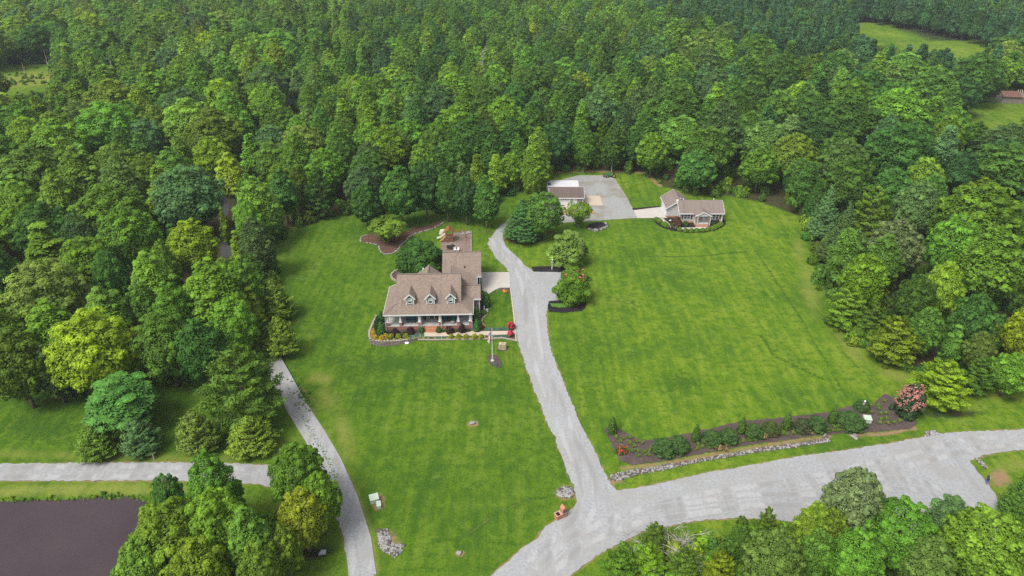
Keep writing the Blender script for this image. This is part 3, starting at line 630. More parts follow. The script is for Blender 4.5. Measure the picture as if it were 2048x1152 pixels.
rubble('rubble_patch', [(1112, 985), (1122, 977), (1140, 974), (1147, 983), (1146, 993), (1130, 996), (1116, 992)], 260, 0.11, 0.22, .03, .35, 13, heap=.25)
rubble('rubble_patch', [(1697, 859), (1704, 858), (1716, 876), (1712, 880), (1700, 870)], 110, 0.10, 0.2, .05, .2, 14)
rubble('rubble_patch', [(1853, 863), (1868, 862), (1876, 868), (1858, 872), (1850, 873)], 90, 0.11, 0.24, .05, .4, 15)
rubble('rubble_patch', [(1949, 918), (1956, 916), (1975, 936), (1970, 937)], 70, 0.1, 0.2, .03, .3, 16)
rubble('rubble_ring', [(1172, 458), (1176, 457), (1190, 460), (1204, 456), (1213, 450), (1209, 446), (1213, 445), (1217, 452), (1206, 459.5), (1188, 463)], 150, 0.14, 0.3, .05, .5, 17)
rubble('bed_edging_stones', None, 330, 0.12, 0.2, .05, .15, 18, line=[(733, 470.5), (723.6, 473), (721, 480), (722, 484.6), (746, 488), (757, 491), (760, 502), (769.4, 509), (783, 508), (794.4, 502), (803, 489), (812.5, 482.5), (817, 475.6), (829, 468), (846, 463), (867, 457.5), (886, 446)])

# ================================================================ PLANTS
def unit(v): return v / (np.linalg.norm(v, axis=-1, keepdims=True) + 1e-9)
def leaf_mesh(name, P, Nn, U, hl, hw, var, mat, fold=0.25):
    """one small folded blade per leaf spray: P place, Nn facing, U direction, hl / hw half length and half width"""
    Nn = unit(Nn); U = unit(U - Nn * (U * Nn).sum(1, keepdims=True)); V = np.cross(Nn, U); n = len(P)
    hl = hl[:, None]; hw = hw[:, None]; f = Nn * hw * fold * 2
    co = np.stack([P - U * hl, P + V * hw - f + U * hl * .1, P + U * hl, P - V * hw - f + U * hl * .1], 1).reshape(-1, 3)
    me = bpy.data.meshes.new(name)
    me.vertices.add(4 * n); me.vertices.foreach_set('co', co.ravel().astype(np.float32))
    me.loops.add(4 * n); me.loops.foreach_set('vertex_index', np.arange(4 * n))
    me.polygons.add(n); me.polygons.foreach_set('loop_start', np.arange(n) * 4)
    me.update(calc_edges=True)
    a = me.attributes.new('var', 'FLOAT', 'FACE'); a.data.foreach_set('value', np.clip(var, 0, 1).astype(np.float32))
    me.materials.append(mat); return me
def rdirs(r_, n, bias=None, k=0.0):
    v = unit(r_.normal(size=(n, 3)))
    return unit(v + bias * k) if bias is not None else v

PROF = {
    'oak': [(0, .45), (.15, .85), (.35, 1.0), (.6, .93), (.8, .68), (.95, .3), (1, .1)],
    'poplar': [(0, .55), (.12, .88), (.3, 1.0), (.5, .91), (.7, .70), (.86, .44), (.95, .22), (1, .06)],
    'spire': [(0, .75), (.2, 1.0), (.45, .8), (.7, .5), (.9, .2), (1, .04)],
    'dome': [(0, .8), (.2, 1.0), (.45, .98), (.7, .78), (.9, .42), (1, .15)],
    'ball': [(0, .6), (.25, .95), (.5, 1.0), (.75, .82), (.92, .45), (1, .15)],
    'cone': [(0, .8), (.12, 1.0), (.35, .85), (.6, .58), (.85, .24), (1, .03)],
    'fat_cone': [(0, .75), (.15, 1.0), (.4, .95), (.65, .7), (.85, .38), (1, .06)],
    'column': [(0, .7), (.15, 1.0), (.5, .85), (.8, .45), (1, .05)],
    'mat': [(0, 1.0), (.4, .95), (.7, .7), (1, .35)],
    'vase': [(0, .22), (.3, .55), (.6, .9), (.8, 1.0), (.93, .7), (1, .3)],
    'pine': [(0, .5), (.2, .9), (.4, 1.0), (.65, .8), (.85, .5), (1, .12)],
}
def prof(kind, t): p = PROF[kind]; return np.interp(t, [a for a, _ in p], [b_ for _, b_ in p])
def crown(name, kind, Wd, Ht, base, nl, lr, ns, nleaf, ls, seed, mat, elong=1.35, up=.35, rag=.12, fold=.25, flat=0.85, out=.6, shell=.4):
    """clumped crown between height `base` and Ht: lobes, clumps on each lobe, leaf sprays on each clump"""
    r_ = np.random.default_rng(seed); hc = Ht - base
    tt = np.linspace(0, 1, 400); wgt = prof(kind, tt) + .08; cdf = np.cumsum(wgt) / wgt.sum()
    t = np.interp((np.arange(nl) + .5) / nl, cdf, tt) + r_.normal(0, .02, nl); t = np.clip(t, .03, .97)
    az = np.arange(nl) * 2.39996 + r_.normal(0, .35, nl); rl = lr * Wd / 2 * r_.uniform(.75, 1.25, nl) * (0.65 + .35 * prof(kind, t))
    rad = np.maximum(prof(kind, t) * Wd / 2 * r_.uniform(1 - rag * 2.2, 1 + rag, nl) - rl * .8, 0)
    z = base + t * hc; z = np.minimum(z, Ht - rl * flat * .9)
    C = np.stack([np.cos(az) * rad, np.sin(az) * rad, z], 1)
    outd = unit(C - np.array([0, 0, base + hc * .4]) * np.array([1, 1, 1]) + np.array([0, 0, .001]))
    D = rdirs(r_, nl * ns).reshape(nl, ns, 3) + outd[:, None] * .75 + np.array([0, 0, .25]); D = unit(D)
    rs = (rl[:, None] * r_.uniform(.34, .55, (nl, ns)))
    S = C[:, None] + D * (rl[:, None] - rs * .6)[..., None] * np.array([1, 1, flat])
    lv = r_.normal(0, .10, nl)[:, None] + r_.normal(0, .09, (nl, ns))
    S = S.reshape(-1, 3); D = D.reshape(-1, 3); rs = rs.ravel(); lv = lv.ravel(); m = len(S)
    E = unit(rdirs(r_, m * nleaf).reshape(m, nleaf, 3) + D[:, None] * .85 + np.array([0, 0, .2]))
    P = S[:, None] + E * (rs[:, None] * r_.uniform(.55, 1.12, (m, nleaf)))[..., None] * np.array([1, 1, flat])
    Nn = E * out + D[:, None] * .45 + np.array([0, 0, up]) + r_.normal(0, .26, (m, nleaf, 3))
    U = E * .6 + r_.normal(0, .7, (m, nleaf, 3)) - np.array([0, 0, .25])
    # inner shell of foliage that closes the crown between the clumps
    q = int(m * nleaf * shell); t2 = np.interp(r_.random(q), cdf, tt); a2 = r_.uniform(0, 6.283, q); ra = prof(kind, t2) * Wd / 2 * r_.uniform(.55, .95, q)
    P2 = np.stack([np.cos(a2) * ra, np.sin(a2) * ra, base + t2 * hc * .96], 1); o2 = unit(P2 - np.array([0, 0, base + hc * .35]))
    P = np.concatenate([P.reshape(-1, 3), P2]); Nn = np.concatenate([Nn.reshape(-1, 3), o2 * (out + .4) + np.array([0, 0, up]) + r_.normal(0, .26, (q, 3))]); U = np.concatenate([U.reshape(-1, 3), o2 * .6 + r_.normal(0, .7, (q, 3))])
    k = len(P); hl = ls * r_.uniform(.6, 1.25, k) * elong / 1.35; hw = hl / elong * .72
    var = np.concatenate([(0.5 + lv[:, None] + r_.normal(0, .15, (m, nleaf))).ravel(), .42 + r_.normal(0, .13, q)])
    return leaf_mesh(name, P, Nn, U, hl, hw, var, mat, fold), C
def sprays(name, kind, Wd, Ht, base, nb, nper, ll, lw, el0, el1, droop, seed, mat, lat=.34, inner=.25):
    """crown of long flat branch sprays (cedars, hemlocks, cypress)"""
    r_ = np.random.default_rng(seed); hc = Ht - base
    tt = np.linspace(0, 1, 400); wgt = prof(kind, tt) + .12; cdf = np.cumsum(wgt) / wgt.sum()
    t = np.clip(np.interp((np.arange(nb) + r_.random(nb)) / nb, cdf, tt), 0, .99); az = np.arange(nb) * 2.39996 + r_.normal(0, .3, nb)
    Ln = prof(kind, t) * Wd / 2 * r_.uniform(.72, 1.12, nb) + .12; el = np.interp(t, [0, 1], [el0, el1]) + r_.normal(0, .1, nb)
    hd = np.stack([np.cos(az), np.sin(az), np.zeros(nb)], 1); B = hd * np.cos(el)[:, None] + np.array([0, 0, 1.]) * np.sin(el)[:, None]
    sd_ = np.stack([-np.sin(az), np.cos(az), np.zeros(nb)], 1)
    Z = base + t * hc - Ln * np.sin(el) * .7; Z = np.maximum(Z, base * .3)
    s = inner + (1 - inner) * np.sqrt(r_.random((nb, nper))); q = r_.uniform(-1, 1, (nb, nper))
    off = q * lat * Ln[:, None] * (1.15 - s)
    P = np.zeros((nb, nper, 3)); P[..., 2] = Z[:, None]
    P = P + B[:, None] * (s * Ln[:, None])[..., None] + sd_[:, None] * off[..., None]; P[..., 2] -= droop * Ln[:, None] * s ** 2 + np.abs(off) * .15
    P += r_.normal(0, .07, P.shape) * (Wd / 6)
    U = B[:, None] * (.9) + sd_[:, None] * (q * .8)[..., None] + r_.normal(0, .22, P.shape); U[..., 2] -= droop * s * 1.2
    Nn = np.array([0, 0, 1.]) * .55 + hd[:, None] * .55 + r_.normal(0, .38, P.shape)
    k = nb * nper; hl = ll * r_.uniform(.6, 1.3, k); hw = lw * r_.uniform(.7, 1.2, k)
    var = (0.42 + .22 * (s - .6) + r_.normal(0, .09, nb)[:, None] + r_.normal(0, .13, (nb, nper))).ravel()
    P[..., 2] = np.maximum(P[..., 2], .05)
    return leaf_mesh(name, P.reshape(-1, 3), Nn.reshape(-1, 3), U.reshape(-1, 3), hl, hw, var, mat, .2)
def trunk_mesh(name, Ht, rad, targets, mat, seed, top=.8, stems=1, n=6):
    r_ = random.Random(seed); b = MB()
    for s in range(stems):
        a = s * 6.28 / stems + .4; dx, dy = (math.cos(a), math.sin(a)) if stems > 1 else (r_.uniform(-.3, .3), r_.uniform(-.3, .3)); sp = Ht * (.16 if stems > 1 else .02)
        pts = [Vector((dx * .12 * (stems > 1), dy * .12 * (stems > 1), -.3))] + [Vector((dx * sp * k / 4 * (1 if stems > 1 else r_.uniform(.3, 1.4)), dy * sp * k / 4, Ht * top * k / 4)) for k in range(1, 5)]
        b.tube(pts, [rad * 1.25, rad * .95, rad * .75, rad * .5, rad * .2], n)
    if targets is not None:
        for c in targets:
            c = Vector(c); z0 = max(Ht * .22, c.z - Ht * r_.uniform(.12, .25)); p0 = Vector((0, 0, min(z0, Ht * top)))
            mid = p0.lerp(c, .5) + Vector((0, 0, -.04 * Ht)); rr = rad * (1 - .75 * p0.z / Ht) * .5
            b.tube([p0, mid, c], [rr, rr * .65, rr * .2], 4, cap=False)
    return b.mesh(name, mat, True)

PROTO = {}
def reg(key, cm, tm, Wd, Ht, far=False): PROTO.setdefault(key, []).append((cm, tm, Wd, Ht))
for s in range(5):
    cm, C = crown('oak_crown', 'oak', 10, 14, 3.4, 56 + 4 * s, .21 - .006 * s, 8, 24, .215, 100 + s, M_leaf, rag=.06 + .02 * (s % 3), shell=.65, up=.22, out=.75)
    reg('oak', cm, trunk_mesh('oak_trunk', 14, .28, C[::6], M_bark, s), 10, 14)
for s in range(4):
    cm, C = crown('poplar_crown', 'poplar', 8, 15.5, 2.6, 60 + 3 * s, .19, 8, 22, .2, 200 + s, M_leaf, rag=.05, shell=.8)
    reg('poplar', cm, trunk_mesh('poplar_trunk', 15.5, .22, C[::6], M_bark_pale if s % 2 else M_bark, s, .9), 8, 15.5)
for s in range(3):
    cm, C = crown('young_crown', 'spire', 4.6, 12, 1.4, 26, .36, 12, 26, .23, 300 + s, M_leaf, rag=.2)
    reg('spire', cm, trunk_mesh('young_trunk', 12, .13, C[::3], M_bark_pale, s, .92), 4.6, 12)
for s in range(3):
    cm = sprays('cedar_crown', 'fat_cone', 6, 7.5, .25, 210, 42, .22, .05, R(48), R(75), .05, 400 + s, M_needle, .3, .35)
    reg('cedar', cm, trunk_mesh('cedar_trunk', 7, .18, None, M_bark, s, .85), 6, 7.5)
for s in range(2):
    cm = sprays('cedar_crown', 'dome', 6, 6, .1, 260, 46, .19, .05, R(30), R(78), .04, 450 + s, M_needle, .32, .4)
    reg('roundcedar', cm, trunk_mesh('cedar_trunk', 5.5, .16, None, M_bark, s, .8), 6, 6)
for s in range(3):
    cm, C = crown('pine_crown', 'pine', 7, 16, 4.0, 40, .24, 10, 30, .19, 500 + s, M_needle, elong=2.6, up=.3, rag=.2, out=.5, shell=.5)
    reg('pine', cm, trunk_mesh('pine_trunk', 16, .24, C[::2], M_bark, s, .95), 7, 16)
for s in range(3):
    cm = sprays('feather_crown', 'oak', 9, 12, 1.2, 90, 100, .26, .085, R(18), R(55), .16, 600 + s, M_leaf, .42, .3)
    reg('feather', cm, trunk_mesh('feather_trunk', 12, .25, None, M_bark, s, .85), 9, 12)
for s in range(2):
    cm = sprays('cypress_crown', 'fat_cone', 7, 11, .2, 420, 44, .15, .062, R(35), R(72), .02, 700 + s, M_needle, .34, .45)
    reg('cypress', cm, trunk_mesh('cypress_trunk', 10, .25, None, M_bark, s, .85), 7, 11)
cm, C = crown('dome_crown', 'dome', 9, 8.5, .5, 40, .30, 16, 26, .20, 801, M_leaf, rag=.04, up=.2)
reg('dome', cm, trunk_mesh('dome_trunk', 8, .22, C[::4], M_bark, 1), 9, 8.5)
for s in range(2):
    cm, C = crown('vase_crown', 'vase', 6, 5.2, 1.0, 26, .30, 11, 20, .15, 811 + s, M_leaf, rag=.2)
    reg('vase', cm, trunk_mesh('vase_trunk', 5, .07, C[::3], M_bark_pale, s, .8, stems=4), 6, 5.2)
cm, C = crown('willow_crown', 'dome', 6, 6.5, .5, 46, .24, 9, 22, .15, 821, M_leaf, elong=3.4, rag=.18, shell=.3, up=.3)
reg('willow', cm, trunk_mesh('willow_trunk', 6, .12, None, M_bark, 1, .7, stems=3), 6, 6.5)
# lighter versions for the far wood and the undergrowth
FAR = []
def far_obj(key, cm, tm):
    o = bpy.data.objects.new('far_%02d' % len(FAR), cm); FAR.append((key, o)); return o
def joined(name, cm, H_, rad, mat):
    """trunk faces added to a crown mesh"""
    bm = bmesh.new(); bm.from_mesh(cm); lay = bm.faces.layers.float.get('var')
    b = MB().tube([(0, 0, -.3), (0, 0, H_ * .5), (0, 0, H_ * .85)], [rad, rad * .7, rad * .2], 5, cap=False)
    vs_ = [bm.verts.new(v) for v in b.v]
    for f in b.f: bm.faces.new([vs_[i] for i in f]).material_index = 1
    bm.to_mesh(cm); bm.free(); cm.materials.append(mat); return cm
for s in range(4):
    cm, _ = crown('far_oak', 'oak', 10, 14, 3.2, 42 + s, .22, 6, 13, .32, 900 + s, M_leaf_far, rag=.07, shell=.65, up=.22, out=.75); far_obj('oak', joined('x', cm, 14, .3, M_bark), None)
for s in range(3):
    cm, _ = crown('far_poplar', 'poplar', 8, 15.5, 2.6, 42, .21, 6, 13, .31, 920 + s, M_leaf_far, rag=.05, shell=.8); far_obj('poplar', joined('x', cm, 15.5, .25, M_bark_pale), None)
for s in range(2):
    cm, _ = crown('far_young', 'spire', 4.6, 12, 1.4, 18, .38, 8, 16, .34, 940 + s, M_leaf_far, rag=.2); far_obj('spire', joined('x', cm, 12, .13, M_bark_pale), None)
for s in range(3):
    cm, _ = crown('far_pine', 'cone', 6, 17, 4.0, 26, .30, 8, 22, .42, 950 + s, M_needle_far, elong=3.5, up=.25, rag=.22, out=.2); far_obj('pine', joined('x', cm, 17, .2, M_bark), None)
cm = sprays('far_feather', 'oak', 9, 12, 1.2, 60, 60, .42, .13, R(18), R(55), .16, 970, M_leaf_far, .42, .3); far_obj('feather', joined('x', cm, 12, .2, M_bark), None)
for s in range(2):
    cm, _ = crown('far_bush', 'dome', 2.4, 1.9, 0, 9, .42, 7, 14, .17, 980 + s, M_leaf_far, rag=.2); far_obj('bush', cm, None)
protos_col = bpy.data.collections.new('far_tree_kinds')
for _, o in FAR: protos_col.objects.link(o)

TONE = dict(mid=(.090, .182, .016), dark=(.054, .124, .018), deep=(.040, .098, .022), lime=(.136, .222, .018), yellow=(.140, .218, .012), bright=(.108, .202, .024),
            olive=(.090, .152, .016), sage=(.098, .165, .030), teal=(.066, .130, .038), pine=(.038, .092, .034), gold=(.155, .198, .016), grey=(.125, .178, .066))
TWORD = dict(mid='mid green', dark='dark green', deep='deep green', lime='lime green', yellow='yellow-green', bright='bright green', olive='olive green', sage='sage green', teal='blue-green', pine='dark pine green', gold='golden', grey='grey-green')
KNAME = dict(oak='broadleaf_tree', poplar='broadleaf_tree', spire='young_tree', cedar='cedar_tree', roundcedar='cedar_tree', pine='pine_tree', feather='feathery_tree', cypress='cypress_tree', dome='broadleaf_tree', vase='ornamental_tree', willow='ornamental_tree')
KWORD = dict(oak='round-crowned broadleaf tree', poplar='tall pointed broadleaf tree', spire='slender young tree', cedar='bushy cedar', pine='tufted pine', feather='feathery tree', cypress='dense cypress', dome='dome-shaped tree', vase='small spreading tree', willow='wispy small tree')
placed = []        # x, y, crown width
n_ind = 0
def tint_of(tone, seed, amt=.26):
    r_ = random.Random(seed); c = TONE[tone]; k = 1.48 * (1 + r_.uniform(-amt, amt)); w = r_.uniform(-amt, amt)
    return (c[0] * k * (1 + w * .6), c[1] * k, c[2] * k * (1 - w * .6))
def put_tree(kind, x, y, w, h, tone, label, group, seed, z=0.0):
    global n_ind
    v = PROTO[kind]; cm, tm, W0, H0 = v[seed % len(v)]; r_ = random.Random(seed * 7 + 1)
    t = empty(KNAME[kind], (x, y, z), r_.uniform(0, 6.28), label, 'tree', group)
    t.scale = (w / W0, w / W0, h / H0)
    c = link('crown', cm, t); c.color = (*tint_of(tone, seed), 1); link('trunk', tm, t)
    placed.append((x, y, w)); n_ind += 1
    return t

# single trees one can tell apart: crown centre and width in the view, kind, tone, height, what it stands beside
HAND = [
 (190, 700, 172, 'oak', 'yellow', 15.5, 'largest yellow-green tree at the edge of the clearing by the lane'),
 (242, 800, 140, 'pine', 'dark', 9.5, 'soft green pine standing behind three low cedars by the pond lane'),
 (277, 872, 96, 'roundcedar', 'teal', 6.0, 'bluish bushy cedar between an olive cedar and a marker post'),
 (190, 880, 104, 'roundcedar', 'olive', 5.6, 'dark olive spreading cedar westmost of the three beside the pond lane'),
 (392, 862, 104, 'roundcedar', 'sage', 7.2, 'rounded pale olive cedar standing alone beside the pond lane'),
 (516, 800, 52, 'spire', 'bright', 7.5, 'slender bright green sapling in front of the feathery tree by the lane'),
 (482, 770, 190, 'feather', 'olive', 14, 'large feathery olive tree overhanging the gravel lane'),
 (500, 868, 124, 'roundcedar', 'olive', 5.8, 'low dark cedar under the feathery tree by the lane'),
 (102, 740, 72, 'poplar', 'teal', 11, 'blue-green tree beside the largest yellow-green tree'),
 (30, 730, 125, 'oak', 'olive', 14, 'dark olive tree leaning over the corner of the mown clearing'),
 (95, 595, 165, 'oak', 'sage', 16, 'broad grey-green oak behind the yellow-green tree'),
 (330, 690, 120, 'oak', 'olive', 14, 'dark olive tree directly behind the soft green pine'),
 (400, 700, 100, 'oak', 'dark', 13, 'dark shaded tree between the yellow-green tree and the feathery tree'),
 (428, 590, 132, 'poplar', 'mid', 17, 'tall pale tree with a forked bare stem beside the lane'),
 (350, 630, 92, 'poplar', 'mid', 15, 'mid green pointed tree behind the dark olive tree'),
 (290, 620, 80, 'poplar', 'bright', 14, 'fresh green tree between the grey-green oak and the pale forked tree'),
 (257, 475, 118, 'oak', 'mid', 16, 'wide light green round tree west of the asphalt glimpse of the lane'),
 (383, 492, 106, 'oak', 'yellow', 13, 'flat layered yellowish tree beside the asphalt glimpse of the lane'),
 (330, 530, 58, 'poplar', 'mid', 13, 'small pointed tree in front of the wide light green round tree'),
 (100, 515, 112, 'spire', 'lime', 15, 'spiky lime green tree above the broad grey-green oak'),
 (162, 480, 64, 'oak', 'teal', 14, 'small blue-green tree next to the spiky lime tree'),
 (225, 560, 74, 'oak', 'dark', 14, 'dark tree between the grey-green oak and the wide light green one'),
 (512, 485, 78, 'poplar', 'teal', 14, 'pointed blue-green tree at the west edge of the lawn'),
 (478, 510, 40, 'spire', 'lime', 11, 'thin lime sapling between the asphalt lane and the lawn edge tree'),
 (515, 410, 98, 'poplar', 'bright', 16, 'large fresh green pointed tree at the northwest lawn corner'),
 (566, 385, 56, 'pine', 'dark', 14, 'dark narrow tree at the northwest lawn corner'),
 (640, 385, 72, 'feather', 'dark', 13, 'dark drooping evergreen at the northwest end of the lawn'),
 (600, 380, 60, 'feather', 'olive', 12, 'olive feathery evergreen at the northwest end of the lawn'),
 (488, 572, 84, 'poplar', 'mid', 14, 'mid green pointed tree beside the tall pale tree with the bare stem'),
 (520, 662, 66, 'feather', 'olive', 8, 'olive feathery tree where the gravel lane enters the wood'),
 (468, 650, 96, 'oak', 'mid', 12, 'mid green round tree behind the large feathery olive tree'),
 (455, 560, 60, 'oak', 'olive', 11, 'small olive tree behind the tall pale tree with the bare stem'),
 (449, 452, 24, 'spire', 'lime', 9, 'thin lime sapling standing in the dark lane gap'),
 (500, 450, 60, 'oak', 'mid', 13, 'mid green round tree right of the dark lane gap'),
 (546, 598, 100, 'roundcedar', 'olive', 8.2, 'upper olive cedar of the pair on the west lawn edge'),
 (560, 670, 88, 'roundcedar', 'olive', 7.4, 'lower olive cedar of the pair where the lane leaves the wood'),
 (505, 548, 78, 'roundcedar', 'dark', 8.5, 'dark cedar on the lawn edge above the olive pair'),
 (506, 622, 50, 'spire', 'yellow', 10, 'yellowish sapling wedged beside the upper olive cedar'),
 (730, 408, 62, 'oak', 'dark', 11, 'single dark tree at the tip of the stone-edged back bed'),
 (800, 385, 78, 'oak', 'dark', 15, 'dark oak over the middle of the stone-edged back bed'),
 (850, 372, 72, 'oak', 'deep', 15, 'deep green oak behind the stone-edged back bed'),
 (893, 385, 56, 'oak', 'dark', 13, 'dark tree standing behind the wooden playset'),
 (932, 395, 58, 'oak', 'deep', 12, 'deep green tree between the playset and the gravel driveway bend'),
 (972, 395, 58, 'poplar', 'dark', 13, 'upright tree with a mulch ring beside the driveway bend'),
 (1046, 440, 98, 'cypress', 'deep', 10, 'dense blue-green evergreen bulging over the driveway bend'),
 (1086, 424, 88, 'oak', 'dark', 11, 'dark broadleaf tree joined to the evergreen at the driveway bend'),
 (1072, 330, 66, 'poplar', 'mid', 13, 'light green pointed tree behind the white carport roof'),
 (1064, 367, 38, 'oak', 'lime', 8, 'small yellowish tree above the evergreen at the driveway bend'),
 (1158, 432, 52, 'vase', 'yellow', 6, 'small yellowing tree in the stone ring before the workshop'),
 (1138, 496, 74, 'willow', 'sage', 7.6, 'wispy pale green tree on the lawn behind the black drive bed'),
 (1147, 570, 74, 'willow', 'mid', 7, 'grey-green tree with pink blossom on top in the black island bed'),
 (842, 515, 98, 'dome', 'dark', 7.5, 'dense dome-shaped tree against the back of the big house'),
 (774, 464, 76, 'vase', 'olive', 5.5, 'yellowish spreading tree in the reddish back bed'),
 (1652, 425, 72, 'cypress', 'teal', 13, 'tallest blue-green cypress at the east edge of the great lawn'),
 (1690, 455, 70, 'cypress', 'teal', 11, 'blue-green cypress just behind the tallest one on the east lawn edge'),
 (1630, 400, 50, 'cypress', 'dark', 11, 'dark cypress beside the wood at the northeast lawn corner'),
 (1660, 490, 60, 'cypress', 'teal', 8, 'lowest blue-green cypress next to the leafless bush'),
 (1742, 430, 92, 'feather', 'olive', 14, 'olive feathery evergreen behind the cypress row'),
 (1702, 500, 78, 'oak', 'sage', 11, 'grey-green round tree south of the cypress row'),
 (1790, 495, 108, 'oak', 'grey', 14, 'pale grey-green oak above the yellow umbrella-shaped tree'),
 (1728, 560, 92, 'oak', 'yellow', 12, 'yellow umbrella-shaped tree with pale bare limbs'),
 (1692, 615, 92, 'feather', 'lime', 8.5, 'lime feathery tree under the yellow umbrella-shaped tree'),
 (1740, 640, 82, 'feather', 'olive', 8, 'olive feathery tree on the bend of the east lawn edge'),
 (1790, 680, 112, 'feather', 'lime', 9, 'large lime feathery tree at the southeast lawn edge'),
 (1985, 520, 128, 'poplar', 'lime', 17, 'huge lime tree with upright plumes by the east border of the wood'),
 (1905, 490, 92, 'oak', 'mid', 15, 'round mid green tree next to the huge lime tree'),
 (1880, 580, 80, 'oak', 'lime', 13, 'yellowish loose tree in front of the huge lime tree'),
 (1830, 600, 80, 'oak', 'dark', 12, 'dark tree between the lime feathery tree and the huge lime tree'),
 (1945, 640, 84, 'oak', 'dark', 12, 'dark shaded tree below the huge lime tree'),
 (1850, 660, 70, 'oak', 'dark', 10, 'dark green tree east of the large lime feathery tree'),
 (1905, 690, 46, 'spire', 'bright', 8, 'fresh green sapling behind the yellow-olive roadside tree'),
 (1958, 700, 60, 'oak', 'sage', 8, 'sage green bush-like tree behind the yellow-olive roadside tree'),
 (1885, 765, 128, 'feather', 'yellow', 8, 'broad yellow-olive tree beside the pink-flowering shrub'),
 (1958, 752, 76, 'feather', 'olive', 7, 'olive tree just behind the broad yellow-olive tree'),
 (2022, 745, 84, 'oak', 'mid', 8, 'mid green tree where the gravel road leaves eastwards'),
 (2045, 665, 74, 'oak', 'yellow', 11, 'yellow tree at the east border above the gravel road'),
 (425, 975, 112, 'poplar', 'mid', 14, 'tall light green tree crossing the pond lane'),
 (335, 990, 62, 'oak', 'dark', 8, 'small dark tree at the corner of the pond'),
 (345, 1080, 160, 'oak', 'lime', 13, 'wide lime tree overhanging the pond'),
 (290, 1140, 110, 'oak', 'bright', 11, 'bright green tree low on the pond bank'),
 (440, 1060, 130, 'oak', 'mid', 14, 'mid green tree in the middle of the pond-side clump'),
 (500, 1085, 110, 'poplar', 'bright', 13, 'bright green tree on the lane side of the pond clump'),
 (400, 1150, 130, 'oak', 'lime', 12, 'lime tree at the foot of the pond-side clump'),
 (595, 950, 116, 'oak', 'mid', 11, 'full green round tree in the fork of the two lanes'),
 (640, 1000, 84, 'oak', 'mid', 10, 'small green tree touching the gravel lane edge'),
 (605, 1035, 96, 'oak', 'gold', 10, 'mottled golden-green tree in the fork of the two lanes'),
 (570, 1100, 70, 'oak', 'olive', 9, 'olive golden tree at the tail of the pond-side clump'),
 (520, 1140, 100, 'oak', 'bright', 10, 'fresh green tree below the mottled golden one'),
 (1706, 1005, 116, 'oak', 'grey', 12, 'grey-green round-headed tree rising over the gravel road'),
 (1240, 1132, 90, 'feather', 'mid', 5, 'low feathery green tree where the road bends south'),
 (1310, 1075, 60, 'feather', 'olive', 5, 'small feathery tree behind the bleached dead brush'),
 (1482, 1088, 62, 'oak', 'dark', 6.5, 'dark round tree beside the grassy gap by the road'),
 (1530, 1055, 56, 'feather', 'olive', 7, 'olive whippy tree on the road verge behind the dark round one'),
 (1545, 1120, 116, 'oak', 'sage', 10, 'sage green tree south of the grassy gap'),
 (1625, 1050, 74, 'poplar', 'lime', 9, 'light green tree west of the grey-green round-headed one'),
 (1630, 1110, 70, 'oak', 'bright', 9, 'bright green tree in front of the grey-green round-headed one'),
 (1660, 1060, 70, 'oak', 'olive', 8, 'olive tree under the grey-green round-headed one'),
 (1800, 1065, 128, 'oak', 'mid', 11, 'broad mid green tree east of the grey-green round-headed one'),
 (1895, 1040, 80, 'pine', 'teal', 9, 'dark bluish pine at the edge of the gravel turning circle'),
 (1968, 1090, 158, 'oak', 'lime', 11, 'glowing lime tree at the foot of the gravel turning circle'),
 (2040, 985, 66, 'cypress', 'dark', 9, 'dark evergreen beside the bare soil east of the road'),
 (2060, 1060, 80, 'cypress', 'dark', 8, 'second dark evergreen below the bare soil east of the road'),
 (1710, 1120, 110, 'oak', 'mid', 10, 'mid green tree at the foot of the roadside clump'),
 (1850, 1125, 110, 'oak', 'sage', 9, 'sage tree at the foot of the roadside clump beside the lime one'),
 (1440, 1140, 80, 'feather', 'yellow', 6, 'yellowish feathery tree south of the bleached dead brush'),
 (1300, 1120, 70, 'feather', 'yellow', 5, 'yellowish low tree west of the bleached dead brush'),
 (1370, 1130, 80, 'feather', 'olive', 5, 'olive low tree tangled in the bleached dead brush'),
]
for i, (px, py, w, kind, tone, h, lab) in enumerate(HAND):
    hc = h * (.58 if kind in ('oak', 'poplar', 'pine') else .5)
    p = at(px, py, hc); wm_ = w / scale_at(px, py, hc)
    put_tree(kind, p.x, p.y, wm_, h, tone, lab, None, 1000 + i)

# ---- the wood itself
KEEP = []   # ground that the photograph shows between crowns
def keep(poly, n=220):
    xs_ = [a for a, _ in poly]; ys_ = [b_ for _, b_ in poly]; r_ = np.random.default_rng(3)
    q = np.stack([r_.uniform(min(xs_), max(xs_), n * 3), r_.uniform(min(ys_), max(ys_), n * 3)], 1); q = q[in_poly(q[:, 0], q[:, 1], poly)][:n]; KEEP.append(q)
keep([(x, y) for x, y in OPEN if -100 < x < 2150 and y < 1000] + [(2150, 1000), (-100, 1000)], 2600)
keep([(1718, 52), (1770, 58), (1850, 73), (1935, 95), (1990, 112), (1935, 118), (1860, 100), (1790, 92), (1725, 84)], 120)
keep([(1935, 230), (1955, 216), (2000, 205), (2048, 192), (2048, 238), (2000, 240)], 90)
keep([(0, 150), (50, 138), (105, 130), (118, 150), (95, 176), (60, 186), (0, 184)], 90)
keep([(440, 400), (458, 400), (456, 510), (440, 510)], 40)
keep([(566, 188), (590, 186), (590, 215), (566, 222)], 30)
KP = np.concatenate(KEEP)
lo = [(1290, -40), (1640, -40), (1690, 50), (1720, 105), (1900, 135), (1990, 165), (1960, 185), (1800, 165), (1600, 140), (1480, 115), (1380, 75), (1290, 40)]
hi = [(1560, -60), (2300, -60), (2300, 130), (2048, 105), (1930, 85), (1800, 52), (1690, 38), (1600, 0)]
fr = np.random.default_rng(21)
cand = []
y_ = 62.0
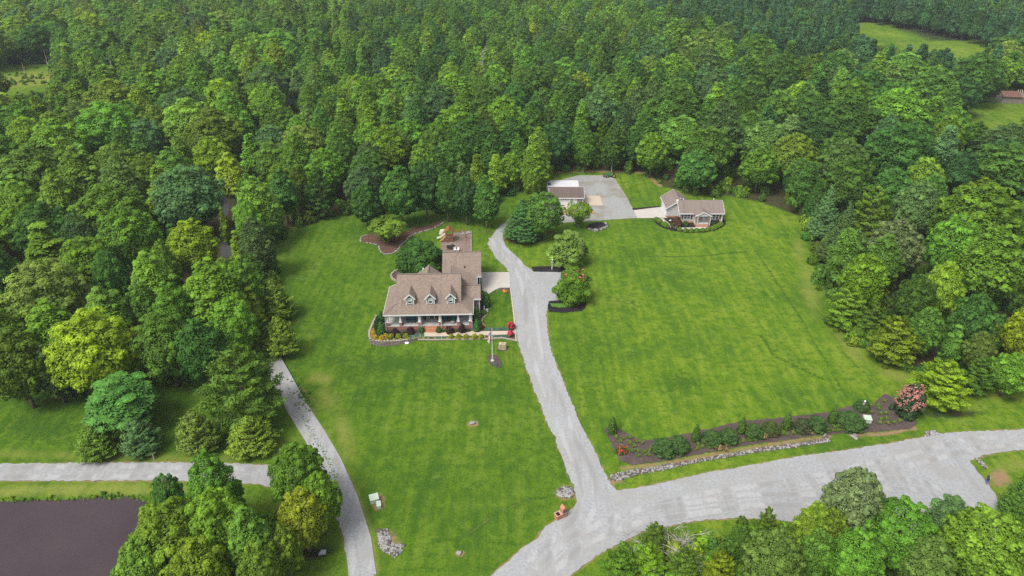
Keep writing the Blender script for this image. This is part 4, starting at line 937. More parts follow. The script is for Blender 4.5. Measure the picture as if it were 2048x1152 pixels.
while y_ < 700:
    step = 3.4 if y_ < 260 else 4.0 if y_ < 420 else 5.0
    half = y_ * .80 + 30
    for x_ in np.arange(-half, half, step): cand.append((x_ + fr.uniform(-.45, .45) * step, y_ + fr.uniform(-.45, .45) * step))
    y_ += step * .95
cand = np.array(cand); cand = cand[fr.permutation(len(cand))]
grid = {}
def clear(x_, y_, w, k):
    gi, gj = int(x_ // 8), int(y_ // 8)
    for i_ in range(gi - 2, gi + 3):
        for j_ in range(gj - 2, gj + 3):
            for (x2, y2, w2) in grid.get((i_, j_), ()):
                if (x_ - x2) ** 2 + (y_ - y2) ** 2 < (k * (w + w2)) ** 2: return False
    return True
def take_cell(x_, y_, w): grid.setdefault((int(x_ // 8), int(y_ // 8)), []).append((x_, y_, w))
for p_ in placed: take_cell(*p_)
dcz = cand[:, 1] * CP + CAM_H * SP; cpx = 1024 + FOC * cand[:, 0] / dcz; cpy = 576 - FOC * (cand[:, 1] * SP - CAM_H * CP) / dcz
isopen = np.zeros(len(cand), bool)
for poly in (OPEN, FIELD_BACK, FIELD_BARN, MEADOW): isopen |= in_poly(cpx, cpy, poly)
isopen |= dist_line(cand[:, 0], cand[:, 1], [p[:2] for p in W(WOODS)]) < 2.4
cand, cpx, cpy = cand[~isopen], cpx[~isopen], cpy[~isopen]
edge = dist_line(cand[:, 0], cand[:, 1], [p[:2] for p in W(OPEN)], True)
auto = []
for i in range(len(cand)):
    x_, y_ = cand[i]; px, py = cpx[i], cpy[i]; q = fr.random(); q2 = fr.random()
    pineland = in_poly(np.array([px]), np.array([py - 14]), lo)[0] or in_poly(np.array([px]), np.array([py - 14]), hi)[0]
    if pineland:
        kind, tone, w, h = 'pine', ('pine' if q < .75 else 'deep'), fr.uniform(4.6, 6.2), fr.uniform(14, 17)
        if q2 > .94: kind, tone, w, h = 'poplar', 'mid', 6, 16
    else:
        op = .52 if 600 < px < 1300 else .72
        kind = 'oak' if q < op else 'poplar' if q < .86 else 'spire' if q < .87 else 'feather' if q < .93 else 'pine'
        if px < 700: wts = dict(mid=.34, dark=.18, olive=.14, bright=.13, lime=.07, sage=.10, teal=.06, yellow=.03)
        elif px < 1280: wts = dict(mid=.34, dark=.30, bright=.12, olive=.05, teal=.10, deep=.06, lime=.03)
        else: wts = dict(mid=.26, dark=.32, deep=.10, teal=.12, sage=.08, bright=.06, olive=.04, lime=.02)
        tone = fr.choice(list(wts), p=np.array(list(wts.values())) / sum(wts.values()))
        big = .92 if 600 < px < 1300 and py < 420 else 1.15
        w = {'oak': 8.5 + 7.5 * fr.random() ** 1.3, 'poplar': fr.uniform(7.2, 11), 'spire': fr.uniform(3.6, 5.2), 'feather': fr.uniform(7, 9), 'pine': fr.uniform(5.5, 7)}[kind] * big
        h = {'oak': 9.2 + w * .46 + fr.uniform(-1.5, 1.5), 'poplar': 8.5 + w * .85 + fr.uniform(-1.5, 1.5), 'spire': fr.uniform(10, 14), 'feather': fr.uniform(9, 12), 'pine': fr.uniform(13, 16)}[kind]
        if edge[i] < 7: w *= .85; h *= .86
        if px > 1950 and py > 230: h *= .85
    if not clear(x_, y_, w, .405 if kind != 'pine' else .35): continue
    c = proj(x_, y_, h * .6); top = proj(x_, y_, h)[1]; bot = proj(x_, y_, h * .2)[1]; rw = w * FOC / c[2] / 2
    u = (KP[:, 0] - c[0]) / (rw * .82); v = (KP[:, 1] - (top + bot) / 2) / ((bot - top) / 2 * .9)
    if ((u * u + v * v < 1) & (KP[:, 1] < py + 2)).any():
        if edge[i] < 12 and fr.random() < .75 and py > 300:     # smaller trees at the wood's edge
            w *= .55; h *= .6; kind = 'spire' if kind == 'poplar' else kind
            c = proj(x_, y_, h * .6); top = proj(x_, y_, h)[1]; bot = proj(x_, y_, h * .2)[1]; rw = w * FOC / c[2] / 2
            u = (KP[:, 0] - c[0]) / (rw * .82); v = (KP[:, 1] - (top + bot) / 2) / ((bot - top) / 2 * .9)
            if ((u * u + v * v < 1) & (KP[:, 1] < py + 2)).any(): continue
        else: continue
    take_cell(x_, y_, w)
    vis = -rw * .5 < c[0] < 2048 + rw * .5 and -20 < c[1] < 1180
    auto.append((2 * rw if vis else 0, x_, y_, w, h, kind, tone, px, py))
auto.sort(key=lambda a: -a[0])
def place_words(px, py, x, y):
    if py < 330 and px < 620: return 'in the wood beyond the lane'
    if px < 560: return 'in the wood left of the lawn'
    if px < 900: return 'in the wood behind the back bed'
    if px < 1130: return 'in the wood behind the driveway bend'
    if px < 1330: return 'in the wood behind the parking lot'
    if px < 1600: return 'in the wood behind the cottage'
    if py < 420: return 'in the wood toward the barn'
    return 'in the wood right of the lawn'
N_TREES = 296
take = N_TREES - n_ind
SHORT = dict(oak='round trees', poplar='pointed trees', spire='saplings', pine='pines', feather='feathery trees')
ORDW = ['first', 'second', 'third', 'fourth', 'fifth', 'sixth', 'seventh', 'eighth', 'ninth', 'tenth', 'eleventh', 'twelfth', 'thirteenth', 'fourteenth', 'fifteenth', 'sixteenth', 'seventeenth', 'eighteenth', 'nineteenth', 'twentieth'] + ['next'] * 200
fam = {}
for k, a_ in enumerate(auto[:take]): fam.setdefault((a_[6], a_[5], place_words(a_[7], a_[8], a_[1], a_[2])), []).append((a_[7], k))
lab_of = {}
for (tone, kind, pwd), v in fam.items():
    for r__, (_, k) in enumerate(sorted(v)):
        lab_of[k] = ('%s from left among %s %s %s' % (ORDW[r__], TWORD[tone], SHORT[kind], pwd) if len(v) > 1 else 'single %s %s %s' % (TWORD[tone], SHORT[kind][:-1], pwd), '%s %s %s' % (TWORD[tone], SHORT[kind], pwd) if len(v) > 1 else None)
for k, (pw, x_, y_, w, h, kind, tone, px, py) in enumerate(auto[:take]):
    put_tree(kind, x_, y_, w, h, tone, lab_of[k][0], lab_of[k][1], 5000 + k)

def scatter(name, pts, kinds, scl, rot, tints, kind='stuff'):
    """one object of points that carries far plants with geometry nodes"""
    me = bpy.data.meshes.new(name); n_ = len(pts); me.vertices.add(n_); me.vertices.foreach_set('co', np.array(pts, np.float32).ravel())
    for nm, ty, arr, key in (('idx', 'INT', kinds, 'value'), ('scl', 'FLOAT_VECTOR', scl, 'vector'), ('rot', 'FLOAT_VECTOR', rot, 'vector'), ('tint', 'FLOAT_VECTOR', tints, 'vector')):
        a = me.attributes.new(nm, ty, 'POINT'); a.data.foreach_set(key, np.array(arr, np.int32 if ty == 'INT' else np.float32).ravel())
    o = link(name, me); ng = bpy.data.node_groups.new(name, 'GeometryNodeTree')
    ng.interface.new_socket('Geometry', in_out='INPUT', socket_type='NodeSocketGeometry'); ng.interface.new_socket('Geometry', in_out='OUTPUT', socket_type='NodeSocketGeometry')
    gi, go = ng.nodes.new('NodeGroupInput'), ng.nodes.new('NodeGroupOutput'); ip = ng.nodes.new('GeometryNodeInstanceOnPoints'); ci = ng.nodes.new('GeometryNodeCollectionInfo')
    ci.inputs['Collection'].default_value = protos_col; ci.inputs['Separate Children'].default_value = True; ci.inputs['Reset Children'].default_value = True
    def na(nm, ty): a = ng.nodes.new('GeometryNodeInputNamedAttribute'); a.data_type = ty; a.inputs[0].default_value = nm; return a.outputs['Attribute']
    lk = ng.links.new
    lk(gi.outputs[0], ip.inputs['Points']); lk(ci.outputs[0], ip.inputs['Instance']); ip.inputs['Pick Instance'].default_value = True
    lk(na('idx', 'INT'), ip.inputs['Instance Index']); lk(na('rot', 'FLOAT_VECTOR'), ip.inputs['Rotation']); lk(na('scl', 'FLOAT_VECTOR'), ip.inputs['Scale']); lk(ip.outputs[0], go.inputs[0])
    md = o.modifiers.new('scatter', 'NODES'); md.node_group = ng
    return tag(o, kind=kind)
fidx = {}
for i, (key, _) in enumerate(FAR): fidx.setdefault(key, []).append(i)
DIM = dict(oak=(10, 14), poplar=(8, 15.5), spire=(4.6, 12), pine=(6, 17), feather=(9, 12))
P_, K_, S_, R_, T_ = [], [], [], [], []
for k, (pw, x_, y_, w, h, kind, tone, px, py) in enumerate(auto[take:]):
    W0, H0 = DIM[kind]; P_.append((x_, y_, 0)); K_.append(fidx[kind][k % len(fidx[kind])]); S_.append((w / W0, w / W0, h / H0)); R_.append((0, 0, fr.uniform(0, 6.28))); T_.append(tint_of(tone, 9000 + k))
scatter('forest', P_, K_, S_, R_, T_)
# bushes under the trees and along the wood's edge
P_, K_, S_, R_, T_ = [], [], [], [], []
for k in range(9000):
    y_ = 60 + 300 * fr.random() ** 1.2; x_ = fr.uniform(-1, 1) * (y_ * .8 + 25)
    c = proj(x_, y_, 0); a_, b_ = np.array([c[0]]), np.array([c[1]])
    if any(in_poly(a_, b_, q)[0] for q in (OPEN, FIELD_BACK, FIELD_BARN, MEADOW)): continue
    if dist_line(np.array([x_]), np.array([y_]), [p[:2] for p in W(WOODS)])[0] < 3: continue
    s = fr.uniform(.5, 1.5); P_.append((x_, y_, 0)); K_.append(fidx['bush'][k % 2]); S_.append((s, s, s * fr.uniform(.7, 1.5))); R_.append((0, 0, fr.uniform(0, 6.28)))
    T_.append(tint_of(['mid', 'dark', 'olive', 'bright', 'dark'][k % 5], k))
scatter('undergrowth', P_, K_, S_, R_, T_)
# weeds: pond bank, strip down the lane, meadow, brush below the road
P_, K_, S_, R_, T_ = [], [], [], [], []
def weeds(pts_px, n_, spread, s0, s1, tones):
    lw = W(pts_px)
    for k in range(n_):
        t = fr.random() * (len(lw) - 1); i = min(int(t), len(lw) - 2); q = lw[i].lerp(lw[i + 1], t - i); x_, y_ = q.x + fr.normal(0, spread), q.y + fr.normal(0, spread)
        s = fr.uniform(s0, s1); zz = gz[np.argmin(np.abs(gx - x_) + np.abs(gy - y_))]
        P_.append((x_, y_, zz - .02)); K_.append(fidx['bush'][k % 2]); S_.append((s, s, s * fr.uniform(.5, 1.3))); R_.append((0, 0, fr.uniform(0, 6.28))); T_.append(tint_of(tones[k % len(tones)], k + 31))
weeds([(590, 808), (610, 840), (632, 880), (655, 920), (672, 955)], 330, .26, .035, .095, ['olive', 'mid', 'yellow'])
weeds([(0, 992), (60, 992), (140, 990), (210, 986), (270, 987), (300, 992)], 110, .2, .06, .2, ['olive', 'mid', 'yellow'])
weeds([(200, 984), (235, 985)], 12, .2, .15, .3, ['dark'])
weeds([(575, 745), (600, 785), (622, 815)], 120, .6, .06, .2, ['mid', 'bright', 'bright'])
weeds([(1250, 1120), (1290, 1095), (1340, 1080)], 60, .8, .25, .8, ['olive', 'mid', 'sage'])
weeds([(1510, 1062), (1600, 1075), (1700, 1095)], 70, .9, .3, .9, ['olive', 'mid', 'dark'])
weeds([(1300, 1152), (1400, 1140), (1600, 1130), (1900, 1145)], 130, 1.8, .4, 1.2, ['olive', 'mid', 'dark', 'yellow'])
weeds([(330, 1150), (350, 1060), (370, 1020), (450, 1060), (600, 1070)], 100, 1.0, .4, 1.1, ['mid', 'dark', 'olive'])
weeds([(0, 170), (50, 160), (100, 150)], 60, 8, .3, .7, ['olive', 'mid', 'sage'])
weeds([(1640, 560), (1680, 650), (1720, 690), (1790, 730)], 70, 1.0, .2, .7, ['olive', 'dark'])
scatter('weeds', P_, K_, S_, R_, T_)

# ---- dead trees
def dead_tree(name, x, y, h, lean, label, seed, branches=5, rad=.16, mat=None, group=None):
    r_ = random.Random(seed); t = empty(name, (x, y, 0), 0, label, 'dead tree', group); b = MB()
    pts = [Vector((lean * h * q * q, 0, h * q - .2)) for q in (0, .25, .5, .75, 1)]; b.tube(pts, [rad, rad * .85, rad * .65, rad * .42, rad * .12], 6)
    b.build('trunk', mat or M_deadwood, t)
    for k in range(branches):
        q = r_.uniform(.45, .95); p0 = Vector((lean * h * q * q, 0, h * q - .2)); a = r_.uniform(0, 6.28); ln = h * r_.uniform(.10, .24) * (1.2 - q * .5)
        d = Vector((math.cos(a) * .7, math.sin(a) * .7, r_.uniform(.35, 1))).normalized(); c = MB()
        p1 = p0 + d * ln * .55 + Vector((0, 0, .05)); p2 = p0 + d * ln; c.tube([p0, p1, p2], [rad * .4, rad * .25, rad * .06], 4)
        for s in range(2): e = Vector((r_.uniform(-1, 1), r_.uniform(-1, 1), r_.uniform(0, 1))).normalized(); c.tube([p1, p1 + (d + e * .8).normalized() * ln * .5], [rad * .2, rad * .04], 3)
        c.build('branch', mat or M_deadwood, t)
    return t
for i, (bx, by, tx, ty) in enumerate([(108, 162, 92, 97), (116, 130, 97, 83), (149, 127, 139, 92), (238, 186, 210, 103), (269, 182, 248, 111), (299, 212, 288, 172), (45, 97, 26, 57), (51, 142, 43, 124), (252, 184, 249, 150)]):
    p = at(bx, by + 6); lo_, hi_ = 2.0, 40.0
    for _ in range(40):
        mz = (lo_ + hi_) / 2
        if proj(p.x, p.y, mz)[1] > ty: lo_ = mz
        else: hi_ = mz
    s = scale_at(bx, by); h_ = lo_
    dead_tree('dead_tree', p.x, p.y, h_, 0.03, ['tall bare grey snag beside the brown meadow', 'thin bare snag behind the brown meadow', 'forked bare snag at the meadow far side', 'tallest pale snag with a split top east of the meadow', 'thin leaning snag east of the tallest pale one',
              'short bare stems among leafy trees east of the snags', 'forked dead stem in the wood above the meadow', 'short broken snag on the meadow edge', 'short thin snag beside the leaning one'][i], 60 + i, 2 + i % 3, .2)
p = at(966, 172, 6); dead_tree('dead_tree', p.x, p.y, 19, 0.0, 'bare forked grey treetop among green crowns behind the driveway bend', 81, 12, .3)
p = at(1650, 500); dead_tree('dead_bush', p.x, p.y, 3.6, 0.05, 'leafless brown bush at the foot of the blue-green cypresses', 82, 16, .1, M_greywood)
p = at(1345, 1105)
t = empty('dead_brush', (p.x, p.y, 0), 0, 'tangle of bleached dead branches beside the road bend', 'dead brush'); r_ = random.Random(4)
for k in range(46):
    a = r_.uniform(0, 6.28); q = Vector((r_.gauss(0, 2.2), r_.gauss(0, 1.3), r_.uniform(.2, 2.2))); d = Vector((math.cos(a), math.sin(a), r_.uniform(-.15, .6))).normalized(); ln = r_.uniform(1.2, 3.4); c = MB()
    m1 = q + d * ln * .5 + Vector((r_.uniform(-.3, .3), r_.uniform(-.3, .3), .2)); c.tube([q, m1, q + d * ln + Vector((0, 0, r_.uniform(-.4, .5)))], [.04, .028, .008], 4)
    for s in range(6): e = Vector((r_.uniform(-1, 1), r_.uniform(-1, 1), r_.uniform(-.2, .9))).normalized(); c.tube([m1.lerp(q, r_.random() * .6), m1 + (d + e).normalized() * ln * .5], [.018, .005], 3)
    c.build('branch', M_bark_pale, t)

# ================================================================ BUILDINGS
def fascia(b, a, c, h=.22, w=.06, mi=0):
    """white board hung just outside a roof edge, from a to c"""
    b.bar(Vector(a) - Vector((0, 0, h / 2 - .03)), Vector(c) - Vector((0, 0, h / 2 - .03)), w, h, mi)
def window(parent, x, y, z, w, h, face='-y', grille=True, name='window', glassmat=None, double=False):
    """frame, sill and panes on a wall; (x, y, z) is the middle of the sill on the wall plane"""
    q = empty(name, (x, y, z), {'-y': 0, '+x': math.pi / 2, '-x': -math.pi / 2, '+y': math.pi}[face]); q.parent = parent
    b = MB(); t = .09
    xs_ = [-w / 2, 0, w / 2] if double else [-w / 2, w / 2]
    for xx in xs_: b.box(xx - t / 2, xx + t / 2, -.06, .0, 0, h)
    b.box(-w / 2 - t / 2 - .03, w / 2 + t / 2 + .03, -.065, 0, h, h + .1); b.box(-w / 2 - .08, w / 2 + .08, -.11, 0, -.09, 0)
    for i in range(len(xs_) - 1): b.box(xs_[i] + t / 2, xs_[i + 1] - t / 2, -.05, 0, h * .5 - .035, h * .5 + .035)
    b.build('frame', M_white, q)
    for i in range(len(xs_) - 1):
        for k, (z0, z1) in enumerate(((0, h * .5 - .035), (h * .5 + .035, h))):
            MB().box(xs_[i] + t / 2, xs_[i + 1] - t / 2, -.02, -.005, z0, z1).build('pane', glassmat if (glassmat and k) else M_glass, q)
    return q
def post(parent, x, y, z0, z1, pier=None, w=.2, flare=.12, pmat=None, name='porch_post'):
    """porch post: slightly flared white shaft with cap, on a brick pier"""
    q = empty(name, (x, y, 0)); q.parent = parent; b = MB(); zz = z0
    if pier:
        MB().box(-.23, .23, -.23, .23, z0, z0 + pier).build('pier', pmat or M_brick, q)
        b.box(-.27, .27, -.27, .27, z0 + pier, z0 + pier + .07); zz = z0 + pier + .07
    n = 4; w0 = w / 2 + flare / 2; w1 = w / 2
    b.add([(sx * w0, sy * w0, zz) for sx, sy in ((-1, -1), (1, -1), (1, 1), (-1, 1))] + [(sx * w1, sy * w1, z1) for sx, sy in ((-1, -1), (1, -1), (1, 1), (-1, 1))], [(0, 1, 5, 4), (1, 2, 6, 5), (2, 3, 7, 6), (3, 0, 4, 7), (3, 2, 1, 0)])
    b.box(-w1 - .04, w1 + .04, -w1 - .04, w1 + .04, z1 - .14, z1 - .002)
    b.build('shaft', M_white if not (pmat and not pier) else pmat, q); return q

# ---------------------------------------------------------------- the big house
HR = R(2.0)
house = empty('large_house', (-14.9, 102.12, 0), HR, 'large brown-roofed house with three dormers and a wrapped front porch', 'house')
HM = Matrix.Translation((-14.9, 102.12, 0)) @ Matrix.Rotation(HR, 4, 'Z')
def H(x, y, z=0): return HM @ Vector((x, y, z))
b = MB(); b.box(-5.7, 5.6, 2.7, 10.9, 0, 4.2); b.add([(-5.7, 2.7, 4.2), (-5.7, 10.9, 4.2), (-5.7, 6.85, 7.7), (5.6, 2.7, 4.2), (5.6, 10.9, 4.2), (5.6, 6.85, 7.7)], [(0, 2, 1), (3, 4, 5)])
b.box(5.6, 9.0, 5.4, 9.4, 0, 3.35); b.add([(9.0, 5.4, 3.35), (9.0, 9.4, 3.35), (9.0, 7.4, 4.9)], [(0, 1, 2)])
b.box(2.0, 9.05, 13.75, 22.1, 0, 3.35); b.add([(9.05, 13.75, 3.35), (9.05, 22.1, 3.35), (9.05, 17.92, 6.3), (2.0, 13.75, 3.35), (2.0, 22.1, 3.35), (2.0, 17.92, 6.3)], [(0, 1, 2), (5, 4, 3)])
b.box(-1.0, 8.2, 9.4, 13.75, 0, 3.3); b.box(-4.6, 3.6, 10.9, 11.4, 0, 3.3)
b.build('wall', M_side, house)
b = MB(); b.box(-7.62, 7.62, .38, 2.7, 0, .69); b.box(-7.62, -5.7, 2.7, 9.8, 0, .69); b.box(5.6, 7.62, 2.7, 5.38, 0, .69)
b.build('porch_base', M_brick, house)
b = MB(); b.box(-7.66, 7.66, .34, 2.7, .69, .78); b.box(-7.66, -5.7, 2.7, 9.84, .69, .78); b.box(5.6, 7.66, 2.7, 5.38, .69, .78)
b.build('porch_floor', M_porch, house)
MB().box(-7.6, 7.6, .4, 2.7, 3.28, 3.31).build('porch_ceiling', M_white, house)
for k in range(4): MB().box(-.75, 1.45, -.30 * (4 - k) + .34, -.30 * (3 - k) + .34, 0, .165 * (k + 1)).build('step', M_brick_or, house)
# roofs, every slope a slab of its own thickness
def rf(polys, mat=M_roof, parent=house, t=.16, edge=None, name='roof'):
    b = MB()
    for p in polys: b.slab(p, t)
    o = b.build(name, mat, parent)
    if edge:
        e = MB()
        for a, c in edge: fascia(e, a, c)
        e.build('fascia', M_white, o)
    return o
zb, rz = 4.28, 7.85
rf([[(-5.92, 2.42, zb), (5.82, 2.42, zb), (5.82, 6.85, rz), (-5.92, 6.85, rz)], [(-5.92, 6.85, rz), (5.82, 6.85, rz), (5.82, 11.28, zb), (-5.92, 11.28, zb)]],
   edge=[((-5.9, 2.5, zb - .27), (-5.9, 6.8, rz - .27)), ((5.8, 2.5, zb - .27), (5.8, 6.8, rz - .27)), ((-5.9, 6.9, rz - .27), (-5.9, 11.2, zb - .27)), ((5.8, 6.9, rz - .27), (5.8, 11.2, zb - .27))])
rf([[(-8, 0, 3.42), (8, 0, 3.42), (5.82, 2.415, zb - .02), (-5.92, 2.415, zb - .02)], [(-8, 10.0, 3.42), (-8, 0, 3.42), (-5.925, 2.415, zb - .02), (-5.925, 10.0, zb - .02)],
    [(8, 0, 3.42), (8, 5.35, 3.42), (5.825, 5.35, zb - .02), (5.825, 2.415, zb - .02)]], name='porch_roof',
   edge=[((-8.03, -.03, 3.36), (8.03, -.03, 3.36)), ((-8.03, 0, 3.36), (-8.03, 10, 3.36)), ((8.03, 0, 3.36), (8.03, 5.0, 3.36)), ((-8, 10.03, 3.38), (-5.95, 10.03, zb - .06))])
rf([[(5.84, 5.0, 3.42), (9.3, 5.0, 3.42), (9.3, 7.4, 5.0), (5.84, 7.4, 5.0)], [(5.84, 7.4, 5.0), (9.3, 7.4, 5.0), (9.3, 9.8, 3.42), (5.84, 9.8, 3.42)]], name='wing_roof',
   edge=[((8.1, 4.97, 3.36), (9.33, 4.97, 3.36)), ((9.27, 5, 3.19), (9.27, 7.4, 4.77)), ((9.27, 7.4, 4.77), (9.27, 9.8, 3.19))])
rf([[(1.75, 13.4, 3.42), (9.38, 13.4, 3.42), (9.38, 17.92, 6.5), (1.75, 17.92, 6.5)], [(1.75, 17.92, 6.5), (9.38, 17.92, 6.5), (9.38, 22.4, 3.42), (1.75, 22.4, 3.42)]], name='garage_roof',
   edge=[((8.62, 13.37, 3.36), (9.41, 13.37, 3.36)), ((9.35, 13.4, 3.19), (9.35, 17.9, 6.26)), ((9.35, 17.95, 6.26), (9.35, 22.4, 3.19)), ((1.78, 13.4, 3.19), (1.78, 17.9, 6.26))])
rf([[(3.5, 7.3, 4.9), (8.56, 7.3, 3.46), (8.56, 13.45, 3.46), (3.5, 15.6, 4.9)], [(3.5, 7.3, 4.9), (3.5, 15.6, 4.9), (1.6, 13.6, 3.62), (-1.5, 13.6, 3.46), (-1.5, 7.3, 3.46)]], name='passage_roof', t=.05, edge=[((8.59, 9.9, 3.42), (8.59, 13.35, 3.42))])
rf([[(-.5, 7.0, 7.0), (-.5, 11.75, 7.0), (-5.1, 11.75, 3.5), (-5.1, 7.0, 3.5)], [(-.5, 11.75, 7.0), (-.5, 7.0, 7.0), (4.1, 7.0, 3.5), (4.1, 11.75, 3.5)]], name='rear_roof',
   edge=[((-.5, 11.72, 6.77), (-5.1, 11.72, 3.27)), ((-.5, 11.72, 6.77), (4.1, 11.72, 3.27))])
for a, c, nm in [((-5.92, 6.85, rz), (5.82, 6.85, rz), 'ridge_cap'), ((1.75, 17.92, 6.5), (9.38, 17.92, 6.5), 'ridge_cap'), ((5.84, 7.4, 5.0), (9.3, 7.4, 5.0), 'ridge_cap'), ((-.5, 7.2, 7.0), (-.5, 11.75, 7.0), 'ridge_cap'), ((3.5, 9, 4.9), (3.5, 15.5, 4.9), 'ridge_cap'),
                 ((-8, 0, 3.42), (-5.92, 2.415, zb - .02), 'hip_cap'), ((8, 0, 3.42), (5.82, 2.415, zb - .02), 'hip_cap')]:
    MB().bar(Vector(a) + Vector((0, 0, .02)), Vector(c) + Vector((0, 0, .02)), .26, .07).build(nm, M_roof2, house)
for x, y, z in [(6.1, 14.9, 4.6), (-1.5, 10.9, 6.4)]:
    MB().lathe([(.1, 0), (.1, .32), (.13, .33), (.13, .4)], 8, (x, y, z)).build('vent_pipe', M_dark if x > 0 else M_white, house)
# dormers
for dx in (-3.3, .35, 4.0):
    d = empty('dormer', (dx, 2.1, 0)); d.parent = house
    b = MB(); b.add([(-.65, 0, 4.1), (.65, 0, 4.1), (.65, 0, 5.62), (0, 0, 6.3), (-.65, 0, 5.62), (-.65, 2.2, 5.62), (.65, 2.2, 5.62), (-.65, .4, 4.1), (.65, .4, 4.1)], [(0, 1, 2, 3, 4), (0, 4, 5, 7), (1, 8, 6, 2)]); b.build('dormer_wall', M_side, d)
    b = MB(); b.slab([(-.95, -.3, 5.52), (0, -.3, 6.52), (0, 3.05, 6.52), (-.95, 1.82, 5.52)][::-1] if False else [(0, 3.2, 6.52), (-.95, 1.95, 5.52), (-.95, -.3, 5.52), (0, -.3, 6.52)], .07)
    b.slab([(0, -.3, 6.52), (.95, -.3, 5.52), (.95, 1.95, 5.52), (0, 3.2, 6.52)], .07); b.build('dormer_roof', M_roof, d)
    b = MB(); b.bar((-.99, -.33, 5.45), (0, -.33, 6.47), .06, .2); b.bar((0, -.33, 6.47), (.99, -.33, 5.45), .06, .2)
    for s in (-1, 1): b.box(s * .65 - .08, s * .65 + .08, -.06, .0 - .003, 4.2, 5.6)
    b.build('trim', M_white, d)
    b = MB(); b.box(-.42, -.31, -.07, -.002, 4.4, 5.56); b.box(.31, .42, -.07, -.002, 4.4, 5.56); b.box(-.31, .31, -.07, -.002, 5.46, 5.56); b.box(-.31, .31, -.07, -.002, 4.4, 4.5); b.box(-.31, .31, -.06, -.002, 4.94, 4.99); fr_ = b.build('window', M_white, d)
    MB().box(-.31, .31, -.03, -.012, 4.99, 5.46).build('pane', M_pane_painted_sky, fr_); MB().box(-.31, .31, -.03, -.012, 4.5, 4.94).build('pane', M_glass, fr_)
for k, px_ in enumerate((-7.4, -5.1, -1.72, 1.95, 5.25, 7.4)): post(house, px_, .6, .78, 3.28, .75, .26, .14)
for py_ in (3.6, 6.6, 9.5): post(house, -7.4, py_, .78, 3.28, .75, .26, .14)
for x in (-7.72, -1.42, 2.22, 7.72): MB().bar((x, .28, 3.2), (x, .28, .06), .08).build('downspout', M_white, house)
window(house, -4.45, 2.7, 1.3, .85, 1.5); window(house, -2.35, 2.7, 1.3, .85, 1.5); window(house, 2.75, 2.7, 1.3, .85, 1.5); window(house, 4.8, 2.7, 1.3, .85, 1.5)
for x in (-5.1, -3.8, -3.0, -1.7, 2.1, 3.4, 4.15, 5.4): MB().box(x - .17, x + .17, 2.64, 2.698, 1.25, 2.9).build('shutter', M_dark, house)
dr = empty('front_door', (.35, 2.7, .78)); dr.parent = house
MB().box(-.44, .44, -.05, -.002, 0.02, 2.05).build('door_leaf', M_door, dr); b = MB()
for x0, x1 in ((-.95, -.78), (-.56, -.44), (.44, .56), (.78, .95)): b.box(x0, x1, -.08, -.002, 0, 2.15)
b.box(-.95, .95, -.08, -.002, 2.15, 2.27); b.build('frame', M_white, dr)
for x in (-.67, .67): MB().box(x - .11, x + .11, -.03, -.004, .1, 2.1).build('pane', M_glass, dr)
MB().lathe([(.035, 0), (.035, .05)], 8, (.34, -.1, 1.0)).build('handle', M_steel, dr)
for x, y in ((9.02, 5.38), (5.62, 5.38)): MB().box(x - .09, x + .09, y - .04, y + .12, 0, 3.3).build('corner_board', M_white, house)
q = empty('side_window', (8.72, 13.74, 1.6)); q.parent = house; b = MB(); b.box(-.36, -.24, -.08, 0, -.1, 1.75); b.box(.24, .36, -.08, 0, -.1, 1.75); b.box(-.24, .24, -.08, 0, 1.6, 1.75); b.build('frame', M_white, q); MB().box(-.24, .24, -.04, -.01, -.1, 1.6).build('pane', M_glass, q)
q = empty('garage_door', (9.06, 17.9, .1)); q.parent = house
for k in range(4): MB().box(0, .06, -2.4, 2.4, .55 * k + .01, .55 * k + .54).build('panel', M_white, q)
# porch furniture
def chair(x, y, w, label, group=None, seats=1):
    p = H(x, y, .78); t = empty('porch_loveseat' if seats == 2 else 'porch_armchair', p, HR, label, 'sofa' if seats == 2 else 'armchair', group)
    b = MB(); b.box(-w / 2, w / 2, -.38, .4, .1, .36); b.box(-w / 2, w / 2, .3, .42, .36, .82); b.build('frame', M_wicker, t)
    for s in (-1, 1): MB().box(s * (w / 2 - .06) - .06, s * (w / 2 - .06) + .06, -.4, .3, .362, .6).build('arm', M_wicker, t)
    for s in (-1, 1):
        for u in (-.32, .34): MB().box(s * (w / 2 - .05) - .03, s * (w / 2 - .05) + .03, u - .03, u + .03, 0, .1).build('leg', M_wicker, t)
    ws = (w - .26) / seats
    for k in range(seats):
        xc = -w / 2 + .13 + ws * (k + .5); b = MB(); b.box(xc - ws / 2 + .015, xc + ws / 2 - .015, -.42, .18, .365, .52); b.build('seat_cushion', M_teal, t)
        M = Matrix.Translation((xc, .25, .52)) @ Matrix.Rotation(R(-14), 4, 'X'); MB().box(-ws / 2 + .02, ws / 2 - .02, -.08, .08, 0, .5, 0, M).build('back_cushion', M_teal, t)
    return t
chair(-3.35, 1.75, 1.6, 'teal cushioned loveseat on the front porch below the west windows', None, 2)
chair(2.85, 1.8, .95, 'teal porch armchair nearer the front door', 'teal armchairs on the porch'); chair(4.35, 1.8, .95, 'teal porch armchair with a footstool before it', 'teal armchairs on the porch')
p = H(4.2, .95, .78); t = empty('footstool', p, HR, 'small teal-topped footstool in front of a porch armchair', 'footstool'); MB().box(-.3, .3, -.22, .22, .3, .4).build('cushion', M_stone, t); b = MB()
for s in (-1, 1):
    for u in (-1, 1): b = MB(); b.box(s * .25 - .025, s * .25 + .025, u * .17 - .025, u * .17 + .025, 0, .3); b.build('leg', M_wicker, t)
